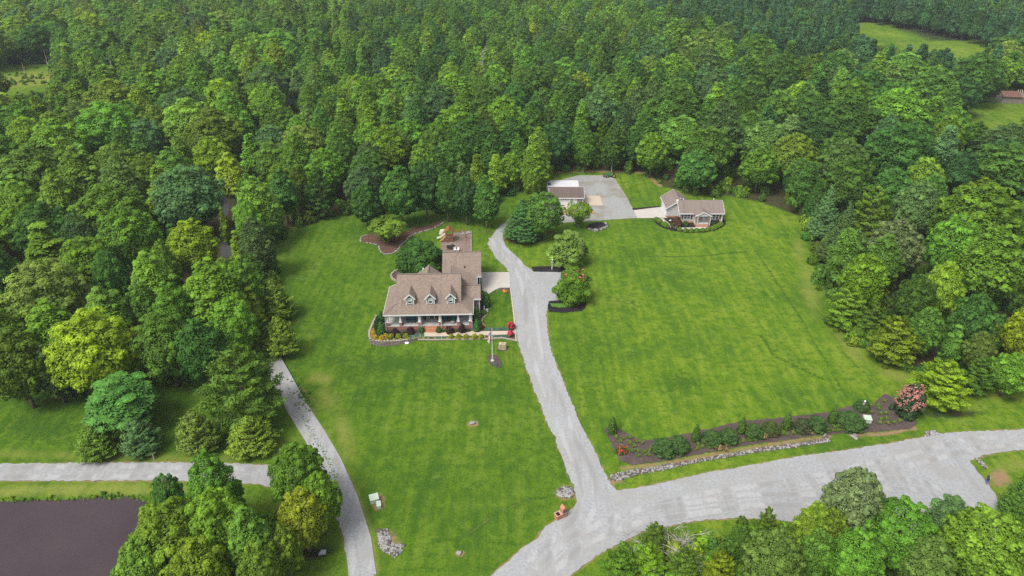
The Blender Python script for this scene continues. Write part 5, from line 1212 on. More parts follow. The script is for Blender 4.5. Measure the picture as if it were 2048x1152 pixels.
p = H(3.6, 1.8, .78); t = empty('side_table', p, HR, 'small brown table between the two teal armchairs', 'table'); MB().lathe([(.3, .48), (.3, .53)], 12).build('tabletop', M_wicker, t); MB().lathe([(.16, 0), (.05, .05), (.05, .48)], 8).build('leg', M_wicker, t)
p = H(-4.75, 1.3, .78); t = empty('porch_lantern', p, HR, 'small pale lantern standing west of the teal loveseat', 'lantern'); MB().box(-.1, .1, -.1, .1, 0, .06).build('base', M_dark, t); MB().box(-.08, .08, -.08, .08, .06, .32).build('lamp_glass', M_conc, t); MB().lathe([(.12, .32), (.02, .42)], 4).build('lamp_cap', M_dark, t)
BUSHM, _ = crown('shrub_leaves', 'ball', 1.0, 1.0, 0.0, 16, .42, 8, 12, .07, 31, M_leaf, rag=.06, shell=.5)
for k, x in enumerate((-.85, 1.5)):
    p = H(x, 2.05, .78); t = empty('potted_plant', p, HR, 'bushy potted plant %s of the front door' % ('west', 'east')[k], 'potted plant', 'potted plants flanking the front door')
    MB().lathe([(.16, 0), (.24, .38), (.26, .4), (.2, .4)], 10).build('pot', M_terra, t); c = link('foliage', BUSHM, t, (0, 0, .36)); c.scale = (.7, .7, 1.0); c.color = (.05, .095, .03, 1)

# ---------------------------------------------------------------- the cottage
cot = empty('cottage', (39.4, 147.6, 0), 0, 'small light grey cottage with a gabled porch and side garage wing', 'house')
# local: x 0..10.6, y 0 at the front wall
b = MB(); b.box(.3, 10.35, 0, 6.1, .45, 2.75); b.add([(.3, 0, 2.75), (.3, 6.1, 2.75), (.3, 3.0, 4.5), (10.35, 0, 2.75), (10.35, 6.1, 2.75), (10.35, 3.0, 4.5)], [(0, 2, 1), (3, 4, 5)])
b.box(-2.2, .29, 3.1, 9.5, .45, 2.7); b.box(.29, 3.3, 6.11, 9.5, .45, 2.7); b.add([(-2.2, 3.1, 2.7), (3.3, 3.1, 2.7), (.55, 3.1, 4.4), (-2.2, 9.5, 2.7), (3.3, 9.5, 2.7), (.55, 9.5, 4.4)], [(0, 1, 2), (5, 4, 3)]); b.build('wall', M_side2, cot)
b = MB(); b.box(.27, 10.38, -.03, 6.13, 0, .45); b.box(-2.23, .265, 3.07, 9.53, 0, .45); b.build('brick_base', M_brick_or, cot)
def cr(polys, edge, name): return rf(polys, M_roof2, cot, .14, edge, name)
cr([[(-.05, -.45, 2.68), (10.65, -.45, 2.68), (10.65, 2.95, 4.62), (-.05, 2.95, 4.62)], [(-.05, 2.95, 4.62), (10.65, 2.95, 4.62), (10.65, 6.45, 2.68), (-.05, 6.45, 2.68)]],
   [((-.08, -.45, 2.62), (-.08, 2.95, 4.56)), ((10.68, -.45, 2.62), (10.68, 2.95, 4.56)), ((10.68, 2.95, 4.56), (10.68, 6.4, 2.62)), ((-.08, -.48, 2.62), (3.4, -.48, 2.62)), ((7.2, -.48, 2.62), (10.68, -.48, 2.62)), ((-.08, 2.95, 4.56), (-.08, 3.6, 4.2))], 'roof')
cr([[(-2.55, 2.7, 2.55), (.55, 2.7, 4.60), (.55, 9.9, 4.60), (-2.55, 9.9, 2.55)], [(.55, 2.7, 4.60), (3.65, 5.9, 2.55), (3.65, 9.9, 2.55), (.55, 9.9, 4.60)]],
   [((-2.58, 2.67, 2.5), (.2, 2.67, 4.35)), ((-2.58, 2.7, 2.5), (-2.58, 9.9, 2.5)), ((-2.55, 9.93, 2.5), (.55, 9.93, 4.55)), ((.55, 9.93, 4.55), (3.65, 9.93, 2.5))], 'garage_roof')
cr([[(5.35, -1.75, 3.62), (5.35, 1.6, 3.62), (3.45, .0, 2.6), (3.45, -1.75, 2.6)], [(5.35, 1.6, 3.62), (5.35, -1.75, 3.62), (7.25, -1.75, 2.6), (7.25, .0, 2.6)]],
   [((3.42, -1.8, 2.55), (5.35, -1.8, 3.58)), ((5.35, -1.8, 3.58), (7.28, -1.8, 2.55))], 'porch_roof')
MB().add([(3.75, -1.6, 2.62), (6.95, -1.6, 2.62), (5.35, -1.6, 3.44)], [(0, 1, 2)]).build('porch_gable', M_side2, cot)
b = MB(); b.box(3.7, 7.0, -1.66, -1.5, 2.45, 2.6); b.box(3.7, 3.85, -1.5, 0, 2.45, 2.6); b.box(6.85, 7.0, -1.5, 0, 2.45, 2.6); b.build('porch_beam', M_white, cot)
MB().box(3.6, 7.1, -1.75, -.03, .02, .5).build('porch_base', M_brick_or, cot); MB().box(3.6, 7.1, -1.78, -.03, .503, .56).build('porch_floor', M_porch, cot)
for k in range(2): MB().box(4.1, 6.6, -2.05 - .32 * (1 - k), -1.76 - .32 * (1 - k) + 0.0, 0, .19 * (k + 1)).build('step', M_brick_or, cot)
for x in (3.85, 6.85): MB().box(x - .13, x + .13, -1.66, -1.4, .56, 2.45).build('porch_post', M_wood if False else simple('post_brown', (.24, .15, .10), .8, .3, 3, 14), cot)
for x in (4.1, 7.05): MB().box(x - .05, x + .05, -1.8, -1.7, .05, 2.5).build('downspout', M_white, cot)
for xw in (2.0, 8.75):
    window(cot, xw, 0, 1.05, 1.5, 1.3, double=True)
    for s in (-1, 1): MB().box(xw + s * 1.08 - .17, xw + s * 1.08 + .17, -.05, -.004, 1.0, 2.4).build('shutter', M_dark, cot)
q = empty('front_door', (5.35, 0, .56)); q.parent = cot; MB().box(-.46, .46, -.05, -.004, 0, 2.0).build('door_leaf', M_side3, q); b = MB(); b.box(-.6, -.46, -.07, -.004, 0, 2.08); b.box(.46, .6, -.07, -.004, 0, 2.08); b.build('frame', M_white, q)
q = empty('garage_door', (-2.21, 6.2, .1)); q.parent = cot
for k in range(4): MB().box(-.05, 0, -2.3, 2.3, .55 * k + .01, .55 * k + .535).build('panel', M_white, q)
MB().box(-.07, .0, -2.5, -2.3, 0, 2.3).build('frame', M_white, q); MB().box(-.07, .0, 2.3, 2.5, 0, 2.3).build('frame', M_white, q)
window(cot, -2.2, 3.6, 1.2, .5, 1.0, '-x'); window(cot, .3, 1.5, 1.0, .9, 1.3, '-x')
for x, y in ((10.34, .02), (-2.19, 3.12), (.31, .02)): MB().box(x - .08, x + .08, y - .08, y + .04, .45, 2.7).build('corner_board', M_white, cot)
for x, y, z in ((1.0, 4.4, 4.1), (8.7, 3.3, 4.4), (-1.6 + 3, 3.2, 4.45)): MB().lathe([(.09, 0), (.09, .35), (.13, .36), (.13, .44)], 8, (x, y, z)).build('vent_pipe', M_white, cot)
MB().box(-.35, .15, 2.5, 2.9, 4.3, 4.75).build('roof_return', M_white, cot)

# ---------------------------------------------------------------- the workshop and its carport
ws = empty('workshop', (9.3, 157.7, 0), 0, 'beige workshop with brown roof and a white overhead door', 'outbuilding')
b = MB(); b.box(.2, 8.4, 0, 5.7, .0, 2.3); b.add([(.2, 0, 2.3), (.2, 5.7, 2.3), (.2, 2.85, 3.55), (8.4, 0, 2.3), (8.4, 5.7, 2.3), (8.4, 2.85, 3.55)], [(0, 2, 1), (3, 4, 5)]); b.build('wall', M_side3, ws)
rf([[(-.05, -.4, 2.32), (8.7, -.4, 2.32), (8.7, 2.85, 3.78), (-.05, 2.85, 3.78)], [(-.05, 2.85, 3.78), (8.7, 2.85, 3.78), (8.7, 6.1, 2.32), (-.05, 6.1, 2.32)]], M_roof3, ws, .13, [((-.05, -.43, 2.26), (8.7, -.43, 2.26)), ((8.73, -.4, 2.26), (8.73, 2.85, 3.72)), ((-.08, -.4, 2.26), (-.08, 2.85, 3.72))])
q = empty('overhead_door', (3.9, 0, .08)); q.parent = ws
for k in range(4): MB().box(-1.3, 1.3, -.07, -.004, .5 * k + .01, .5 * k + .49).build('panel', M_white, q)
for k in range(4): MB().box(-1.05 + .55 * k, -.65 + .55 * k, -.085, -.072, 1.62, 1.88).build('pane', M_glass, q)
b = MB(); b.box(-1.45, -1.3, -.09, -.004, 0, 2.05); b.box(1.3, 1.45, -.09, -.004, 0, 2.05); b.build('frame', M_white, q)
q = empty('entry_door', (6.35, 0, .08)); q.parent = ws; MB().box(-.44, .44, -.06, -.004, 0, 1.98).build('door_leaf', M_white, q); b = MB(); b.box(-.58, -.44, -.08, -.004, 0, 2.05); b.box(.44, .58, -.08, -.004, 0, 2.05); b.build('frame', M_white, q); MB().lathe([(.035, 0), (.035, .06)], 8, (.34, -.1, .95)).build('handle', M_steel, q)
MB().box(8.3, 8.46, -.08, .08, 0, 2.25).build('corner_board', M_white, ws); MB().bar((5.55, -.1, 2.2), (5.55, -.1, .05), .09).build('downspout', M_white, ws)
cp = empty('carport', (9.0, 164.0, 0), 0, 'white metal carport roof just behind the workshop', 'carport')
MB().slab([(0, 0, 2.55), (8.2, 0, 2.55), (8.2, 3.6, 2.85), (0, 3.6, 2.85)], .1).build('roof', M_sheet, cp)
for x in (.15, 4.1, 8.05):
    for y in (.15, 3.45): MB().box(x - .05, x + .05, y - .05, y + .05, 0, 2.44).build('post', M_white, cp)
MB().box(.35, .95, .9, 1.5, 2.62, 2.95).build('roof_vent', M_dark, cp)
p = at(1116, 428); t = empty('timber_planter', (p.x, p.y, 0), 0, 'low timber-edged clay planting bed in front of the workshop', 'planter')
pp = W([(1114, 424), (1140, 422.5), (1185, 421), (1193, 428), (1114, 430)])
for i in range(5): MB().bar(pp[i] - Vector((p.x, p.y, 0)) + Vector((0, 0, .12)), pp[(i + 1) % 5] - Vector((p.x, p.y, 0)) + Vector((0, 0, .12)), .14, .24).build('timber', M_timber, t)

# ---------------------------------------------------------------- the far barn
p = at(2026, 207); barn = empty('old_barn', (p.x, p.y, 0), R(-8), 'weathered grey barn with a rusty red tin roof at the field edge', 'barn')
for k in range(9): MB().box(-4 + .78 * k + .02, -4 + .78 * k + .76, 0, .08, 0, 2.5 + .1 * math.sin(k * 2.3)).build('plank', M_greywood, barn)
b = MB(); b.box(-4, 4.2, .1, 5, 0, 2.4); b.build('wall', M_greywood, barn)
MB().slab([(-4.4, -.5, 2.5), (2.6, -.5, 2.4), (2.2, 3.6, 3.7), (-3.8, 3.6, 3.6)], .08).build('roof', M_rust, barn)
for k in range(7): MB().bar((1.6 + .5 * k, -.3 + .1 * k, 2.3), (2.6 + .7 * k, 4.8, 3.9 + .05 * k), .22, .06).build('rafter', M_timber, barn)
p = at(1999, 200); t = empty('white_board', (p.x, p.y, 0), R(-20), 'white upright panel at the wood edge beside the old barn', 'panel'); MB().box(-.6, .6, -.04, .04, .2, 2.0).build('board', M_white, t)
for s in (-1, 1): MB().box(s * .5 - .05, s * .5 + .05, .045, .12, 0, 2.0).build('leg', M_timber, t)

# ================================================================ THINGS ON THE LAND
# wooden playset
p = at(899, 484); ps = empty('playset', (p.x, p.y, .06), R(2), 'cedar play tower with gabled roof, slides and a swing beam', 'playset')
for x in (-.75, .75):
    for y in (-.1, 1.35): MB().box(x - .07, x + .07, y - .07, y + .07, 0, 2.55).build('post', M_wood, ps)
for k in range(7): MB().box(-.68 + .2 * k, -.5 + .2 * k, -.02, 1.3, 1.25, 1.3).build('deck_plank', M_wood, ps)
for k in range(6): MB().box(-.65 + .235 * k, -.5 + .235 * k, -.17, -.12, 1.3, 1.95).build('railing_slat', M_wood, ps)
MB().box(-.68, .68, -.2, -.11, 1.95, 2.03).build('railing', M_wood, ps); MB().box(-.82, .82, -.2, -.11, .55, .75).build('railing', M_wood, ps); MB().box(-.82, .82, -.19, -.11, .12, .3).build('railing', M_wood, ps)
b = MB(); b.slab([(0, -.5, 3.35), (0, 1.6, 3.35), (-1.0, 1.6, 2.4), (-1.0, -.5, 2.4)], .06); b.slab([(0, 1.6, 3.35), (0, -.5, 3.35), (1.0, -.5, 2.4), (1.0, 1.6, 2.4)], .06); b.build('roof', M_wood, ps)
b = MB(); b.bar((-1.0, -.52, 2.4), (0, -.52, 3.35), .06, .14); b.bar((1.0, -.52, 2.4), (0, -.52, 3.35), .06, .14); b.build('gable_trim', M_wood, ps)
MB().bar((.75, .6, 2.35), (3.6, .9, 2.35), .13, .2).build('swing_beam', M_wood, ps)
for dy in (-.8, 1.0): MB().bar((3.5, .9, 2.3), (3.75, .9 + dy, 0), .1).build('beam_leg', M_wood, ps)
for x in (1.5, 2.5):
    sw = MB().box(x - .22, x + .22, .6, .8, .55, .59).build('swing_seat', M_tgreen, ps)
    for u in (-.18, .18): MB().bar((x + u, .7, .59), (x + u, .72, 2.27), .025).build('chain', M_steel, sw)
def slide(nm, pts, w, mat):
    b = MB(); n = len(pts); vs_ = []
    for x, y, z in pts: vs_ += [(x, y - w / 2, z + .22), (x, y - w / 2 + .06, z), (x, y + w / 2 - .06, z), (x, y + w / 2, z + .22), (x, y + w / 2, z - .06), (x, y - w / 2, z - .06)]
    b.add(vs_, [(6 * i + a, 6 * i + 6 + a, 6 * i + 6 + (a + 1) % 6, 6 * i + (a + 1) % 6) for i in range(n - 1) for a in range(6)]); b.build(nm, mat, ps)
slide('slide', [(-.8, 1.0, 1.5), (-1.3, 1.0, 1.25), (-1.8, 1.0, .8), (-2.4, 1.0, .5), (-2.9, 1.0, .4)], .6, M_cream)
slide('slide', [(-.8, .25, 1.3), (-1.1, .22, 1.0), (-1.45, .18, .55), (-1.9, .15, .15), (-2.2, .12, .1)], .55, M_yellow)
t = empty('climbing_sheet', H(2.2, 31.3, 0)); t['label'] = 'cream tarpaulin hung beside the play tower slides'; t['category'] = 'tarpaulin'; t.location = (p.x - 1.5, p.y + 1.9, .06)
b = MB(); b.slab([(-.8, 0, 1.9), (.2, -.1, 1.95), (.35, .5, 2.0), (-.6, .6, 1.9)], .03); b.slab([(-1.0, -.15, .9), (-.2, -.15, 1.0), (.2, -.1, 1.93), (-.8, 0, 1.88)], .03); b.build('sheet', M_cream, t)
for s in (-.75, .15): MB().bar((s, .3, 0), (s, .3, 1.9), .06).build('pole', M_timber, t)
# timbers and stone block of the play area
for i, (a, c) in enumerate([((942.5, 463), (942.5, 506)), ((890, 490.5), (931, 490.5))]):
    A, C_ = at(*a), at(*c); t = empty('timber_edging', ((A.x + C_.x) / 2, (A.y + C_.y) / 2, 0), 0, ['long pale timber border on the east side of the play area', 'timber laid across the middle of the play area'][i], 'timber'); d = (C_ - A) / 2
    for k in range(3): MB().bar(-d + d * (2 * k / 3) + Vector((0, 0, .12)), -d + d * (2 * (k + 1) / 3 - .02) + Vector((0, 0, .12)), .18, .2).build('timber', M_timber, t)
rubble('stone_heap', [(922, 463.5), (941, 463), (941, 470), (922, 470.5)], 130, .12, .25, .06, .45, 23)
# grill and patio chairs behind the garage
p = at(902, 499); t = empty('patio_grill', (p.x, p.y, .05), 0, 'dark covered grill behind the garage roof', 'grill'); MB().box(-.9, .9, -.35, .35, .5, .9).build('body', M_dark, t); MB().lathe([(.36, .9), (.34, 1.1), (.2, 1.25), (.02, 1.3)], 12, (.3, 0, 0)).build('lid', M_dark, t)
for x in (-.8, .8):
    for y in (-.28, .28): MB().box(x - .04, x + .04, y - .04, y + .04, 0, .5).build('leg', M_dark, t)
for k, px_ in enumerate((910, 916)):
    p = at(px_, 503); t = empty('patio_chair', (p.x, p.y, .05), R(10 - 30 * k), ['white patio chair next to the dark grill', 'white patio chair further from the dark grill'][k], 'chair', 'white patio chairs behind the garage'); MB().box(-.26, .26, -.26, .26, .4, .45).build('seat', M_white, t); MB().box(-.26, .26, .22, .27, .45, .95).build('backrest', M_white, t)
    for s in (-1, 1):
        for u in (-1, 1): MB().box(s * .22 - .025, s * .22 + .025, u * .22 - .025, u * .22 + .025, 0, .4).build('leg', M_white, t)
# green tractor and rusty box at the end of the lot
p = at(1221, 354.5); t = empty('garden_tractor', (p.x, p.y, .06), R(4), 'small green tractor parked at the far end of the gravel lot', 'tractor')
b = MB(); b.box(-1.3, .1, -.34, .34, .55, 1.15); b.box(.1, 1.1, -.5, .5, .5, .75); b.build('body', M_tgreen, t); MB().box(.15, .6, -.25, .25, .75, .95).build('seat', M_yellow, t); MB().box(.6, .7, -.25, .25, .75, 1.3).build('backrest', M_dark, t)
for x, r_, wd in ((-.95, .32, .2), (.75, .55, .32)):
    for s in (-1, 1):
        M = Matrix.Translation((x, s * .62, r_)) @ Matrix.Rotation(R(90), 4, 'X'); b = MB().lathe([(r_, -wd / 2), (r_, wd / 2)], 14); b.v = [tuple(M @ Vector(v)) for v in b.v]; wh = b.build('wheel', M_tyre, t); b = MB().lathe([(r_ * .5, -wd / 2 - .02), (r_ * .5, wd / 2 + .02)], 10); b.v = [tuple(M @ Vector(v)) for v in b.v]; b.build('rim', M_yellow, wh)
b = MB()
for s in (-.45, .45): b.bar((.95, s, .7), (.95, s, 2.0), .06)
b.bar((.95, -.45, 2.0), (.95, .45, 2.0), .06); b.build('roll_bar', M_dark, t); MB().tube([(-.05, 0, 1.1), (.1, 0, 1.35)], .03, 6).build('steering_column', M_dark, t)
p = at(1211, 354); t = empty('rusty_cart', (p.x, p.y, .06), R(-10), 'rusty brown cart with a pale side beside the green tractor', 'cart'); b = MB(); b.box(-.5, .5, -.6, .6, .35, .42); b.box(-.5, -.44, -.6, .6, .42, .9); b.box(.44, .5, -.6, .6, .42, .9); b.box(-.44, .44, .54, .6, .42, .9); b.build('tray', M_rustiron, t)
for s in (-1, 1): M = Matrix.Translation((s * .58, 0, .3)) @ Matrix.Rotation(R(90), 4, 'Y'); b = MB().lathe([(.3, -.06), (.3, .06)], 12); b.v = [tuple(M @ Vector(v)) for v in b.v]; b.build('wheel', M_tyre, t)
MB().box(.5, .58, -.55, .5, .5, .95).build('side_board', M_timber, t); MB().bar((0, -.6, .38), (0, -1.3, .2), .06).build('drawbar', M_rustiron, t)
# flagpole with flag
p = at(985, 722); fz = ground_z(p.x, p.y); fp = empty('flagpole', (p.x, p.y, .03), 0, 'white flagpole in a round mulch bed in front of the big house', 'flagpole')
MB().lathe([(.075, 0), (.06, 3), (.04, 6.35)], 10).build('pole', M_white, fp); MB().lathe([(.02, 6.35), (.09, 6.42), (.09, 6.5), (.02, 6.57)], 10).build('finial', M_yellow, fp); MB().lathe([(.3, 0), (.3, .14), (.1, .2)], 12).build('base', M_conc, fp); MB().bar((.08, -.08, 1.2), (.08, -.08, 1.35), .05).build('cleat', M_steel, fp)
fm, fnt, fb, _ = nodes_of('flag_cloth')
fa = fnt.nodes.new('ShaderNodeAttribute'); fa.attribute_name = 'uvw'; sp = fnt.nodes.new('ShaderNodeSeparateXYZ'); L(fnt, fa.outputs['Vector'], sp.inputs[0])
strp = mth(fnt, 'GREATER_THAN', mth(fnt, 'FRACT', mth(fnt, 'MULTIPLY', sp.outputs[1], 6.5)), .5)
can = mth(fnt, 'MULTIPLY', mth(fnt, 'LESS_THAN', sp.outputs[0], .4), mth(fnt, 'GREATER_THAN', sp.outputs[1], .46))
su = mth(fnt, 'SUBTRACT', mth(fnt, 'FRACT', mth(fnt, 'MULTIPLY', sp.outputs[0], 15)), .5); sv = mth(fnt, 'SUBTRACT', mth(fnt, 'FRACT', mth(fnt, 'MULTIPLY', sp.outputs[1], 9.2)), .5)
star = mth(fnt, 'LESS_THAN', mth(fnt, 'ADD', mth(fnt, 'MULTIPLY', su, su), mth(fnt, 'MULTIPLY', sv, sv)), .05)
L(fnt, mixc(fnt, can, mixc(fnt, strp, (.42, .02, .04), (.72, .70, .70)), mixc(fnt, star, (.02, .03, .13), (.7, .7, .7))), fb.inputs['Base Color']); fb.inputs['Roughness'].default_value = .9
nu, nv = 26, 9; vs_, uv = [], []
for i in range(nu):
    for j in range(nv):
        u, v = i / (nu - 1), j / (nv - 1)           # u along the fly, v up the hoist; the cloth hangs limp and gathers as it falls
        x = -.1 - .75 * (u ** .8) * (.45 + .55 * v) + .10 * math.sin(v * 9 + u * 5) * u; y = .18 * math.sin(v * 7.5 + 2.5 * u) * min(1, u * 3) - .15 * u
        vs_.append((x, y, 6.1 - (1 - v) * 1.5 * (1 - .45 * u) - 1.75 * u ** 1.1)); uv.append((u, v, 0))
me = bpy.data.meshes.new('flag'); me.from_pydata(vs_, [], [(i * nv + j, i * nv + j + 1, (i + 1) * nv + j + 1, (i + 1) * nv + j) for i in range(nu - 1) for j in range(nv - 1)])
a = me.attributes.new('uvw', 'FLOAT_VECTOR', 'POINT'); a.data.foreach_set('vector', np.array(uv, np.float32).ravel()); me.materials.append(fm)
tag(link('flag', me, None, (p.x, p.y, .03)), 'limp red, white and blue striped flag hanging on the flagpole', 'flag')
# lamp posts
def lamp_post(px, py, h, label):
    p = at(px, py); t = empty('lamp_post', (p.x, p.y, .05), 0, label, 'lamp post', 'white garden lamp posts'); b = MB(); b.lathe([(.11, 0), (.11, .5), (.07, .55), (.055, h - .5), (.09, h - .46)], 8); b.build('post', M_white, t)
    b = MB(); b.lathe([(.07, h - .46), (.14, h - .1)], 6); b.build('lamp_glass', M_conc, t); MB().lathe([(.17, h - .1), (.10, h + .02), (.03, h + .12)], 6).build('lamp_cap', M_white, t); MB().bar((-.25, 0, h - .6), (.25, 0, h - .6), .04).build('crossbar', M_white, t)
lamp_post(1104, 539, 2.3, 'white lamp post in the narrow black drive bed'); lamp_post(1723.5, 822.5, 2.0, 'white lamp post in the roadside bed next to a round shrub')
# utility boxes
def util_box(px, py, w, d, h, rot, label, kind='transformer_box'):
    p = at(px, py); t = empty(kind, (p.x, p.y, .05), R(rot), label, 'utility box'); b = MB()
    b.add([(-w / 2, -d / 2, 0), (w / 2, -d / 2, 0), (w / 2, d / 2, 0), (-w / 2, d / 2, 0), (-w / 2, -d / 2, h * .8), (w / 2, -d / 2, h * .8), (w / 2, d / 2, h), (-w / 2, d / 2, h)], [(3, 2, 1, 0), (0, 1, 5, 4), (1, 2, 6, 5), (2, 3, 7, 6), (3, 0, 4, 7)]); b.build('body', M_green_box, t)
    b = MB(); b.slab([(-w / 2 - .04, -d / 2 - .04, h * .8 + .06), (w / 2 + .04, -d / 2 - .04, h * .8 + .06), (w / 2 + .04, d / 2 + .04, h + .06), (-w / 2 - .04, d / 2 + .04, h + .06)], .055); b.build('lid', M_green_box, t); MB().box(-.04, .04, -d / 2 - .05, -d / 2 - .003, h * .3, h * .45).build('handle', M_steel, t)
util_box(749, 1003, 1.1, .9, .85, 20, 'larger pale green utility box beside the gravel lane'); util_box(758, 1014, .5, .75, .6, 15, 'smaller pale green pedestal in front of the larger lane-side box', 'utility_pedestal')
util_box(1733, 843, 1.05, .9, .75, -8, 'pale green transformer box in the roadside bed'); util_box(1725.5, 846.5, .28, .3, .55, 20, 'slim pale pedestal touching the roadside transformer box', 'utility_pedestal')
p = at(645, 1107); t = empty('stone_slab', (p.x, p.y, 0), R(15), 'pale blue-grey slab lying under the trees by the lane', 'slab'); MB().slab([(-.45, -.2, .25), (.35, -.3, .3), (.5, .15, .4), (-.1, .3, .35)], .2).build('slab', M_steel if False else simple('blue_grey', (.33, .38, .42), .7), t)
# brick mailbox pillar pair
p = at(1121, 1034); mb = empty('brick_mailbox', (p.x, p.y, 0), R(30), 'orange brick mailbox with two dark openings at the driveway mouth', 'mailbox')
MB().box(-.75, .75, -.34, .34, 0, .75).build('plinth', M_brick_or, mb); MB().box(-.8, .8, -.39, .39, .752, .82).build('plinth_cap', M_brick_or, mb)
b = MB(); b.box(.05, .75, -.34, .34, .822, 1.5); b.add([(.05, -.34, 1.5), (.75, -.34, 1.5), (.75, .34, 1.5), (.05, .34, 1.5), (.4, -.34, 1.85), (.4, .34, 1.85)], [(0, 1, 4), (1, 2, 5, 4), (2, 3, 5), (3, 0, 4, 5)]); b.build('pillar', M_brick_or, mb)
MB().box(.2, .62, -.39, -.342, .95, 1.35).build('mailbox_door', M_dark, mb); MB().box(-.65, -.2, -.3, .25, .822, .84).build('planter_soil', M_mulch_black, mb); MB().box(.38, .44, -.42, -.392, 1.1, 1.3).build('handle', M_steel, mb)
# dark mailbox east
p = at(1971, 968); t = empty('mailbox', (p.x, p.y, 0), R(-35), 'dark mailbox above a blue newspaper tube beside the turning circle', 'mailbox'); MB().box(-.05, .05, -.05, .05, 0, 1.0).build('post', M_timber, t)
b = MB(); pr = [(-.14, 1.02), (.14, 1.02), (.14, 1.2), (.09, 1.3), (-.09, 1.3), (-.14, 1.2)]; b.add([(x, -.45, z) for x, z in pr] + [(x, .35, z) for x, z in pr], [tuple(range(6)), tuple(range(11, 5, -1))] + [(i, i + 6, (i + 1) % 6 + 6, (i + 1) % 6) for i in range(6)]); b.build('box', M_dark, t); MB().box(-.12, .12, -.4, .2, .72, .95).build('newspaper_tube', M_blue, t); MB().box(.15, .18, -.2, -.05, 1.15, 1.4).build('signal_flag', M_white, t)
p = at(309, 919); t = empty('marker_post', (p.x, p.y, 0), 0, 'short pale wooden marker post between the low cedars', 'post'); MB().box(-.08, .08, -.08, .08, 0, 1.05).build('post', M_timber, t); MB().lathe([(.12, 1.05), (.02, 1.15)], 4).build('cap', M_timber, t)
# single rocks and the boulder
def rock(px, py, s, sq, label, mat, seed, name='rock', cat='rock'):
    p = at(px, py); me = rock_mesh(seed, 2); me.materials.append(mat); o = link(name, me, None, (p.x, p.y, s * sq * .5 + ground_z(p.x, p.y))); o.scale = (s, s * .8, s * sq); return tag(o, label, cat)
rock(945, 847.5, .45, .7, 'white rock in a bare patch in the middle of the front lawn', M_rock, 41); rock(918, 1107, .42, .6, 'white rock in a bare patch near the foot of the front lawn', M_rock, 42); rock(495, 913, .35, .6, 'small grey rock in the grass beside the pond lane', M_rock_dark, 43); rock(1469 if False else 813, 681.5, .4, .5, 'white flat rock on the retaining wall bed', M_white, 44)
rock(758, 1062, .5, .5, 'grey flat rock heading the rubble patch', M_rock_dark, 46)
p = at(1005, 697); t = empty('boulder', (p.x, p.y, .05), R(-8), 'squarish tan boulder in a small mulch circle by the driveway', 'boulder')
bm = bmesh.new(); bmesh.ops.create_cube(bm, size=1); bmesh.ops.subdivide_edges(bm, edges=bm.edges, cuts=3, use_grid_fill=True); rr = random.Random(8)
for v in bm.verts: v.co = Vector((v.co.x * 1.35 * (1 - .12 * v.co.z), v.co.y * .9, (v.co.z + .5) * 1.0)) + Vector((rr.uniform(-.06, .06), rr.uniform(-.06, .06), rr.uniform(-.05, .05)))
me = bpy.data.meshes.new('boulder'); bm.to_mesh(me); bm.free(); me.materials.append(simple('boulder_stone', (.34, .27, .19), .95, .45, 1.6, 6)); link('stone', me, t)
p = at(977 - 2, 621.5); t = empty('garden_post', (p.x - .6, p.y, .05), 0, 'short white pipe beside the east garden bed', 'post'); MB().lathe([(.08, 0), (.08, .9), (.1, .92), (.1, 1.0)], 8).build('pipe', M_white, t); MB().lathe([(.2, 0), (.22, .35), (.1, .4)], 10, (.45, -.1, 0)).build('bucket', M_blue if False else simple('pale_blue', (.3, .42, .5), .5), t)

# ================================================================ SHRUBS AND BORDER PLANTS
def proto_sprays(name, kind, w, h, seed, nb=70, nper=30, ll=.09, lw=.028, el=(40, 78)): return sprays(name, kind, w, h, 0, nb, nper, ll, lw, R(el[0]), R(el[1]), 0, seed, M_needle, .3, .3)
SH = dict(ball=[BUSHM, crown('shrub_leaves', 'ball', 1, 1, 0, 18, .40, 8, 12, .065, 32, M_leaf, rag=.08, shell=.5)[0]],
          loose=[crown('shrub_leaves', 'dome', 1, 1, 0, 14, .44, 8, 14, .07, 33, M_leaf, rag=.22, shell=.4)[0]],
          dense=[crown('shrub_leaves', 'dome', 1, 1, 0, 30, .30, 9, 12, .055, 34, M_leaf, rag=.06, shell=.5)[0]],
          column=[crown('arborvitae_foliage', 'column', 1, 1, 0, 46, .30, 8, 12, .04, 35, M_needle, elong=1.8, rag=.05, up=.15, shell=.9)[0]],
          mat=[crown('shrub_leaves', 'mat', 1, 1, 0, 18, .36, 8, 12, .055, 36, M_needle, elong=3, rag=.15, shell=.7)[0]])
def tuft(seed, n=46):
    r_ = random.Random(seed); b = MB()
    for k in range(n):
        a = r_.uniform(0, 6.28); l_ = r_.uniform(.55, 1); d = Vector((math.cos(a), math.sin(a), 0)); s = Vector((-d.y, d.x, 0)) * .035; r0 = d * r_.uniform(0, .1); m_ = d * l_ * .28 + Vector((0, 0, l_ * .75)); e = d * l_ * .62 + Vector((0, 0, l_ * r_.uniform(.45, .85)))
        b.add([r0 - s, r0 + s, r0 + m_ + s, r0 + m_ - s, r0 + e], [(0, 1, 2, 3), (3, 2, 4)])
    me = b.mesh('grass_blades', M_leaf); at_ = me.attributes.new('var', 'FLOAT', 'FACE'); at_.data.foreach_set('value', np.random.default_rng(seed).uniform(.25, .8, len(me.polygons)).astype(np.float32)); return me
SH['tuft'] = [tuft(1), tuft(2)]
